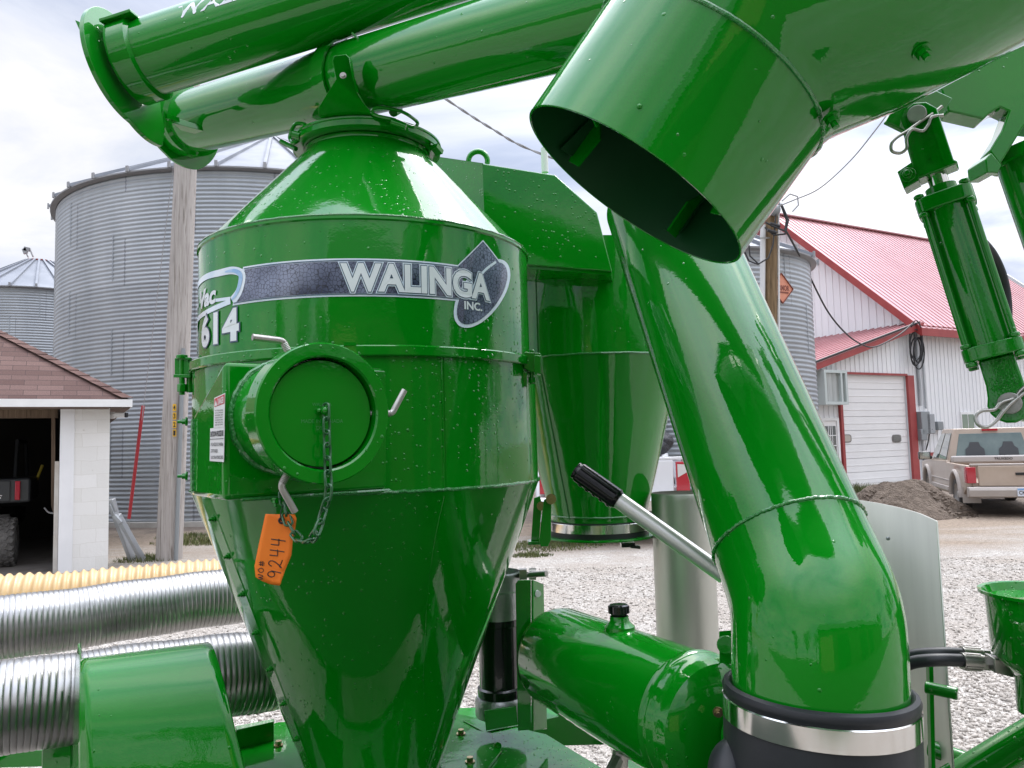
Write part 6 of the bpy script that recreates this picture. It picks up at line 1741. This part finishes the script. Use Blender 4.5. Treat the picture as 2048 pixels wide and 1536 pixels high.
# ---- hydraulic oil tank
h0, h1 = W(1116, 1311, 2.0), W(1394, 1441, 1.46); hw = (h1 - h0).normalized(); L = (h1 - h0).length; RH = .121
mb = MB(); mb.lathe(h0, hw, [(0, -.012), (.09, -.010), (.108, -.004), (.118, .008), (RH, .03), (RH, L - .012), (RH + .004, L - .008), (RH + .0045, L - .002), (RH, L + .003), (RH - .001, L + .012), (RH + .003, L + .016), (RH + .003, L + .022), (RH - .001, L + .027), (RH - .003, L + .05), (.115, L + .068), (.098, L + .082), (.06, L + .094), (0, L + .098)], 96)
ot = mb.build('oil_tank', GW, vac, smooth=40)
ex = h1 + hw * .088 + RT * .035
mb = MB(); mb.cyl(ex, ex + hw * .016, .058, 40); ep = mb.build('end_plate', GD, ot, bevel=.002)
mb = MB(); mb.bolt(W(1436, 1424, 1.33), V((-.2, -1, 0)), .006, .006); mb.build('bolt', M['brass'], ep)
up_ = (Z - hw * Z.dot(hw)).normalized()
fc = W(1222, 1262, 1.70); fc = h0 + hw * (fc - h0).dot(hw) + up_ * RH
mb = MB(); mb.lathe(fc, up_, [(.034, -.006), (.033, .004), (.026, .010), (.021, .016), (.020, .026)], 32); fn = mb.build('filler_neck', GD, ot)
mb = MB(); mb.lathe(fc, up_, [(.0, .05), (.019, .0505), (.0215, .048), (.022, .032), (.018, .030), (.016, .024), (0, .024)], 40)
for k in range(20):
    a = 2 * PI * k / 20; u, v_ = perp(up_); dd = u * math.cos(a) + v_ * math.sin(a); mb.hexa(fc + up_ * .040 + dd * .0222, up_ * .007, dd * .001, up_.cross(dd) * .0014)
mb.build('filler_cap', M['black_gloss'], fn)
mb = MB(); mb.cyl(W(1243, 1490, 1.72), W(1238, 1540, 1.72), .018, 8); mb.cyl(W(1240, 1510, 1.72), W(1215, 1560, 1.68), .014, 8); mb.build('drain_fitting', M['zinc'], ot)
mb = MB(); mb.prism([W(1437, 1262, 1.42), W(1456, 1266, 1.42), W(1462, 1480, 1.40), W(1440, 1480, 1.40)], V((.03, .006, 0))); mb.cyl(W(1452, 1290, 1.41), W(1452, 1290, 1.39), .016, 20); mb.build('tank_bracket', GD, vac, bevel=.0015)

# ---- deck, hose coupling, angle post
ZD = .92
def dk(px, py, dz=0): return onplane(px, py, (0, 0, ZD + dz), Z)
mb = MB(); mb.prism([dk(472, 1468), dk(556, 1444), dk(905, 1424), dk(1092, 1468), dk(1248, 1562), dk(1260, 1660), dk(420, 1660)], Z * -.008)
deck = mb.build('deck_plate', GW, vac, bevel=.002)
mb = MB(); mb.prism([V((-1.25, 1.45, ZD - .012)), V((.75, 1.45, ZD - .012)), V((.75, .2, ZD - .012)), V((-1.25, .2, ZD - .012))], Z * -.008); mb.build('reflection_plate', simple('dark_reflection_matte', (.010, .022, .010), .8), deck)  # unseen matte dark plate, added to darken what the hopper reflects
mb = MB(); mb.prism([dk(470, 1452, .05), dk(548, 1437, .05), dk(548, 1443, .05), dk(472, 1460, .05)], Z * -.06); mb.build('deck_rail', GD, deck, bevel=.002)
mb = MB(); mb.prism([dk(880, 1445, .008), dk(985, 1466, .008), dk(986, 1478, .008), dk(998, 1486, .008), dk(1003, 1502, .008), dk(990, 1518, .008), dk(930, 1590, .008), dk(800, 1600, .008)], Z * -.0075); pl2 = mb.build('flange_plate', GW, deck, bevel=.0015)
for (x, y) in ((922, 1468), (940, 1524), (557, 1491)):
    mb = MB(); mb.bolt(dk(x, y, .0085 if x > 800 else .001), Z, .0085, .010, True, 0); mb.build('bolt', M['brass'], deck)
mb = MB(); mb.bolt(dk(995, 1492, .009), V((.3, -1, 0)), .007, .008); mb.build('bolt', GD, deck)
YC = 2.12
cc = V((W(998, 1300, YC).x, YC, 0))
zz = lambda py, r=.06: zring(r, py, cc)
mb = MB(); mb.lathe(cc, Z, [(.040, zz(1412)), (.059, zz(1412)), (.060, zz(1395)), (.060, zz(1388)), (.054, zz(1385)), (.054, zz(1260)), (.057, zz(1258)), (.057, zz(1243)), (.04, zz(1240))], 64)
hcpl = mb.build('hose_coupling', M['black_gloss'], vac, smooth=30)
mb = MB(); mb.lathe(cc, Z, [(.05, zz(1245)), (.058, zz(1245)), (.060, zz(1225)), (.060, zz(1190)), (.064, zz(1186)), (.064, zz(1165)), (.066, zz(1160)), (.066, zz(1152)), (.061, zz(1150)), (.060, zz(1160)), (.052, zz(1180))], 64); mb.build('alu_collar', M['cast_alu'], hcpl, smooth=30)
mb = MB(); mb.lathe(cc, Z, [(.05, zz(1420)), (.066, zz(1445)), (.067, zz(1440)), (.067, zz(1412)), (.062, zz(1405)), (.05, zz(1405))], 64); text_map(mb, 'KURI', lambda a, b: cc + (-V((cc.x, cc.y, 0)).normalized() * math.cos(-1.0 + .7 * a) + V((-(-V((cc.x, cc.y, 0)).normalized()).y, (-V((cc.x, cc.y, 0)).normalized()).x, 0)) * math.sin(-1.0 + .7 * a)) * .0678 + Z * (zz(1437, .067) + .02 * b), .02, 0, .02)
mb.build('alu_base', M['cast_alu'], hcpl, smooth=30)
mb = MB(); q = W(1052, 1150, 2.08); mb.cyl(q, W(1093, 1147, 2.04), .008, 12); mb.hexa(W(1046, 1148, 2.08), V((.010, 0, 0)), V((0, .012, 0)), V((0, 0, .013))); mb.cyl(W(1058, 1148, 2.13), W(1072, 1148, 2.13), .016, 14); mb.build('cam_lever', M['zinc'], hcpl)
mb = MB(); YA = 2.0
mb.prism([W(1031, 1168, YA), W(1036, 1161, YA), W(1062, 1160, YA), W(1062, 1460, YA), W(1036, 1462, YA)], V((0, .006, 0)))
mb.prism([W(1062, 1160, YA + .001), W(1083, 1168, YA + .06), W(1090, 1458, YA + .06), W(1062, 1462, YA + .001)], V((.006, 0, 0)))
ap = mb.build('angle_post', GD, vac, bevel=.0015)
mb = MB(); mb.cyl(W(1073, 1186, YA + .022), W(1073, 1186, YA + .022) + V((.004, -.012, 0)), .008, 16); mb.build('post_hole', M['white_paint'], ap)
mb = MB(); mb.prism([W(968, 1422, 1.99), W(1032, 1412, 1.99), W(1036, 1450, 1.99), W(972, 1462, 1.99)], V((0, .006, 0))); mb.build('coupling_bracket', GD, deck, bevel=.0015)
mb = MB(); mb.prism([dk(925, 1440, .004), dk(1090, 1425, .004), dk(1118, 1432, .004), dk(970, 1464, .004)], Z * -.003); mb.build('coupling_base', GD, deck, bevel=.0015)

# ---- belt guard / fender, bottom left
rows = [(162, 416, 1316, 1284, 1.74), (161, 421, 1318, 1287, 1.70), (161, 428, 1328, 1299, 1.66), (161, 437, 1350, 1326, 1.62), (162, 450, 1395, 1375, 1.585), (163, 465, 1450, 1440, 1.56), (164, 483, 1520, 1515, 1.545), (165, 512, 1620, 1620, 1.53)]
vs = []; nC = 14
ctl = [[W(l_ + (r_ - l_) * k / nC, yl + (yr - yl) * k / nC, Y_) for k in range(nC + 1)] for (l_, r_, yl, yr, Y_) in rows]
fine = []
for k in range(nC + 1):
    fine.append(smooth_path([ctl[i][k] for i in range(len(rows))], 5))
m_ = len(fine[0]); mb = MB()
for k in range(nC + 1): vs += fine[k]
mb.add(vs, [(k * m_ + i, k * m_ + i + 1, (k + 1) * m_ + i + 1, (k + 1) * m_ + i) for k in range(nC) for i in range(m_ - 1)])
fd = mb.build('belt_guard', GD, vac, smooth=60); sol = fd.modifiers.new('thick', 'SOLIDIFY'); sol.thickness = .004
mb = MB(); e = fine[0]; vs = []
for i, p in enumerate(e):
    kx = -.562 * .15 - .022 * i / len(e); vs += [p + V((.003, .002, -.002)), p + V((kx, .15, -.003 + .0 * i))]
mb.add(vs, [(2 * i, 2 * i + 1, 2 * i + 3, 2 * i + 2) for i in range(m_ - 1)]); sp_ = mb.build('guard_side', GD, fd); sol = sp_.modifiers.new('thick', 'SOLIDIFY'); sol.thickness = .004
mb = MB(); mb.prism([W(80, 1650, 1.78), W(82, 1492, 1.78), W(88, 1485, 1.78), W(138, 1482, 1.78), W(144, 1488, 1.78), W(146, 1650, 1.78)], V((0, .05, 0))); mb.build('frame_upright', GW, vac, bevel=.006)

# ---- grease cup, hydraulic hoses, frame tubes, bottom right
gc = V((W(2088, 1190, 1.26).x, 1.26, 0)); z0 = W(1978, 1186, 1.26).z
mb = MB(); mb.lathe(gc, Z, [(.086, z0), (.092, z0 + .001), (.092, z0 - .004), (.083, z0 - .007), (.079, z0 - .10), (.054, z0 - .130), (.049, z0 - .131), (.049, z0 - .19), (.034, z0 - .195)], 72); 
mb.lathe(gc, Z, [(.086, z0), (.08, z0 - .012), (.0, z0 - .014)], 72)
mb.build('funnel_cup', GW, vac, smooth=40)
mb = MB(); mb.lathe(gc, Z, [(.033, z0 - .20), (.033, z0 - .6)], 32); mb.build('cup_post', GW, vac)
for i, (dy, py) in enumerate(((0, 1322), (.03, 1309))):
    mb = MB(); y_ = 1.31 + dy
    mb.tube(smooth_path([W(1780, py + 25, y_ + .04), W(1822, py + 4, y_ + .02), W(1870, py - 2 + 0, y_), W(1925, py - 1, y_)], 8), .0105, 16); ho = mb.build('hydraulic_hose', M['black_rubber'], vac, smooth=60)
    f0, f1 = W(1923, py, y_), W(1962, py + 3, y_); fdv = (f1 - f0).normalized()
    mb = MB(); mb.cyl(f0, f1, .0135, 24)
    for k in range(14):
        a = 2 * PI * k / 14; u, v_ = perp(fdv); dd = u * math.cos(a) + v_ * math.sin(a); mb.hexa((f0 + f1) / 2 + dd * .0138, fdv * (f1 - f0).length * .42, dd * .0009, fdv.cross(dd) * .0013)
    mb.cyl(f1, f1 + fdv * .012, .0125, 6); mb.cyl(f1 + fdv * .012, f1 + fdv * .022, .008, 16); mb.build('hose_fitting', M['zinc'], ho)
mb = MB(); q = W(1998, 1330, 1.30); mb.hexa(q, RT * .016 - UP * .004, FWD * .014, UP * .012); mb.cyl(q, q + V((.04, 0, -.01)), .012, 12); mb.build('fitting_block', M['zinc'], vac, bevel=.002)
mb = MB(); mb.prism([W(1858, 1330, 1.45), W(1867, 1330, 1.45), W(1874, 1650, 1.42), W(1866, 1650, 1.42)], V((.01, .03, 0))); fp_ = mb.build('frame_plate', GD, vac, bevel=.001)
mb = MB(); mb.cyl(W(1850, 1374, 1.40), W(1916, 1388, 1.37), .0105, 20); mb.build('step_peg', GW, vac, bevel=.002)
mb = MB(); mb.tube([W(1860, 1496, 1.55), W(1935, 1522, 1.5)], .016, 20); mb.tube([W(1870, 1590, 1.48), W(2120, 1444, 1.36)], .032, 32); mb.build('frame_tube', GW, vac)

# ---- trailer frame below the picture
mb = MB()
for x in (-.62, .35): mb.box((x, 2.1, .72), (.1, 3.0, .12))
mb.box((-.14, 2.75, .72), (.868, .1, .1)); mb.box((-.14, 1.55, .72), (.868, .1, .1)); mb.cyl((-1.1, 2.2, .38), (.83, 2.2, .38), .05)
mb.box((-.62, 2.2, .54), (.09, .3, .24)); mb.box((.35, 2.2, .54), (.09, .3, .24)); mb.build('trailer_frame', GD, vac)
for x in (-1.02, .75):
    mb = MB(); mb.lathe((x - .1, 2.2, .37), V((1, 0, 0)), [(.2, 0), (.35, 0), (.37, .04), (.37, .16), (.35, .2), (.2, .2)], 40); wv = mb.build('wheel', M['tyre'], vac)
    mb = MB(); mb.lathe((x - .1, 2.2, .37), V((1, 0, 0)), [(0, .06), (.12, .06), (.21, .02), (.21, .18), (.12, .12), (0, .12)], 32); mb.build('rim', M['white_paint'], wv)

# ---- transport hoses lying beside the machine
def hose(name, label, p0, p1, R, pitch, prof, mat, t0=-.55, t1=1.3, sag=.012):
    a, b = ext(p0, p1, t0), ext(p0, p1, t1); L = (b - a).length; d = (b - a) / L
    n = int(L / pitch); pts = []; rs = []
    for i in range(n):
        jit = random.uniform(-.0006, .0006)
        for (f, r) in prof:
            s = (i + f) * pitch; k = s / L
            pts.append(a + d * s - Z * (sag * 4 * k * (1 - k) + .003 * math.sin(9 * k + p0.x) + .0016 * math.sin(31 * k)) + V((0, .004 * math.sin(13 * k), 0))); rs.append(R + r + jit)
    mb = MB(); mb.tube(pts, rs, 56)
    return tag(mb.build(name, mat, smooth=50, recalc=False), label, 'hose')
st_prof = [(0, -.0018), (.05, -.0018), (.10, -.0002), (.5, .0003), (.90, -.0002), (.95, -.0012)]
hose('suction_hose', 'flexible ribbed steel hose, the upper of the two steel ones, below the yellow hose', W(0, 1247, 2.5), W(450, 1190, 2.88), .1, .0145, st_prof, M['hose_steel'])
hose('suction_hose', 'flexible ribbed steel hose running behind the green belt guard, the lower one', W(0, 1402, 1.74), W(500, 1338, 2.02), .1, .0128, st_prof, M['hose_steel'])
hose('suction_hose', 'yellow corrugated plastic hose lying behind the steel hoses', W(0, 1197, 2.9), W(430, 1166, 3.2), .104, .031, [(k / 8, .0055 * math.cos(2 * PI * k / 8)) for k in range(8)], M['hose_yellow'], sag=.02)
mb = MB()
for (x, y) in ((-.78, 2.6), (-1.75, 2.5)):
    mb.box((x, y, .72), (.05, 1.3, .05))
mb.bar(V((-1.8, 2.6, .72)), V((-.57, 2.6, .72)), .05, .05); mb.build('hose_rack', GD, vac)
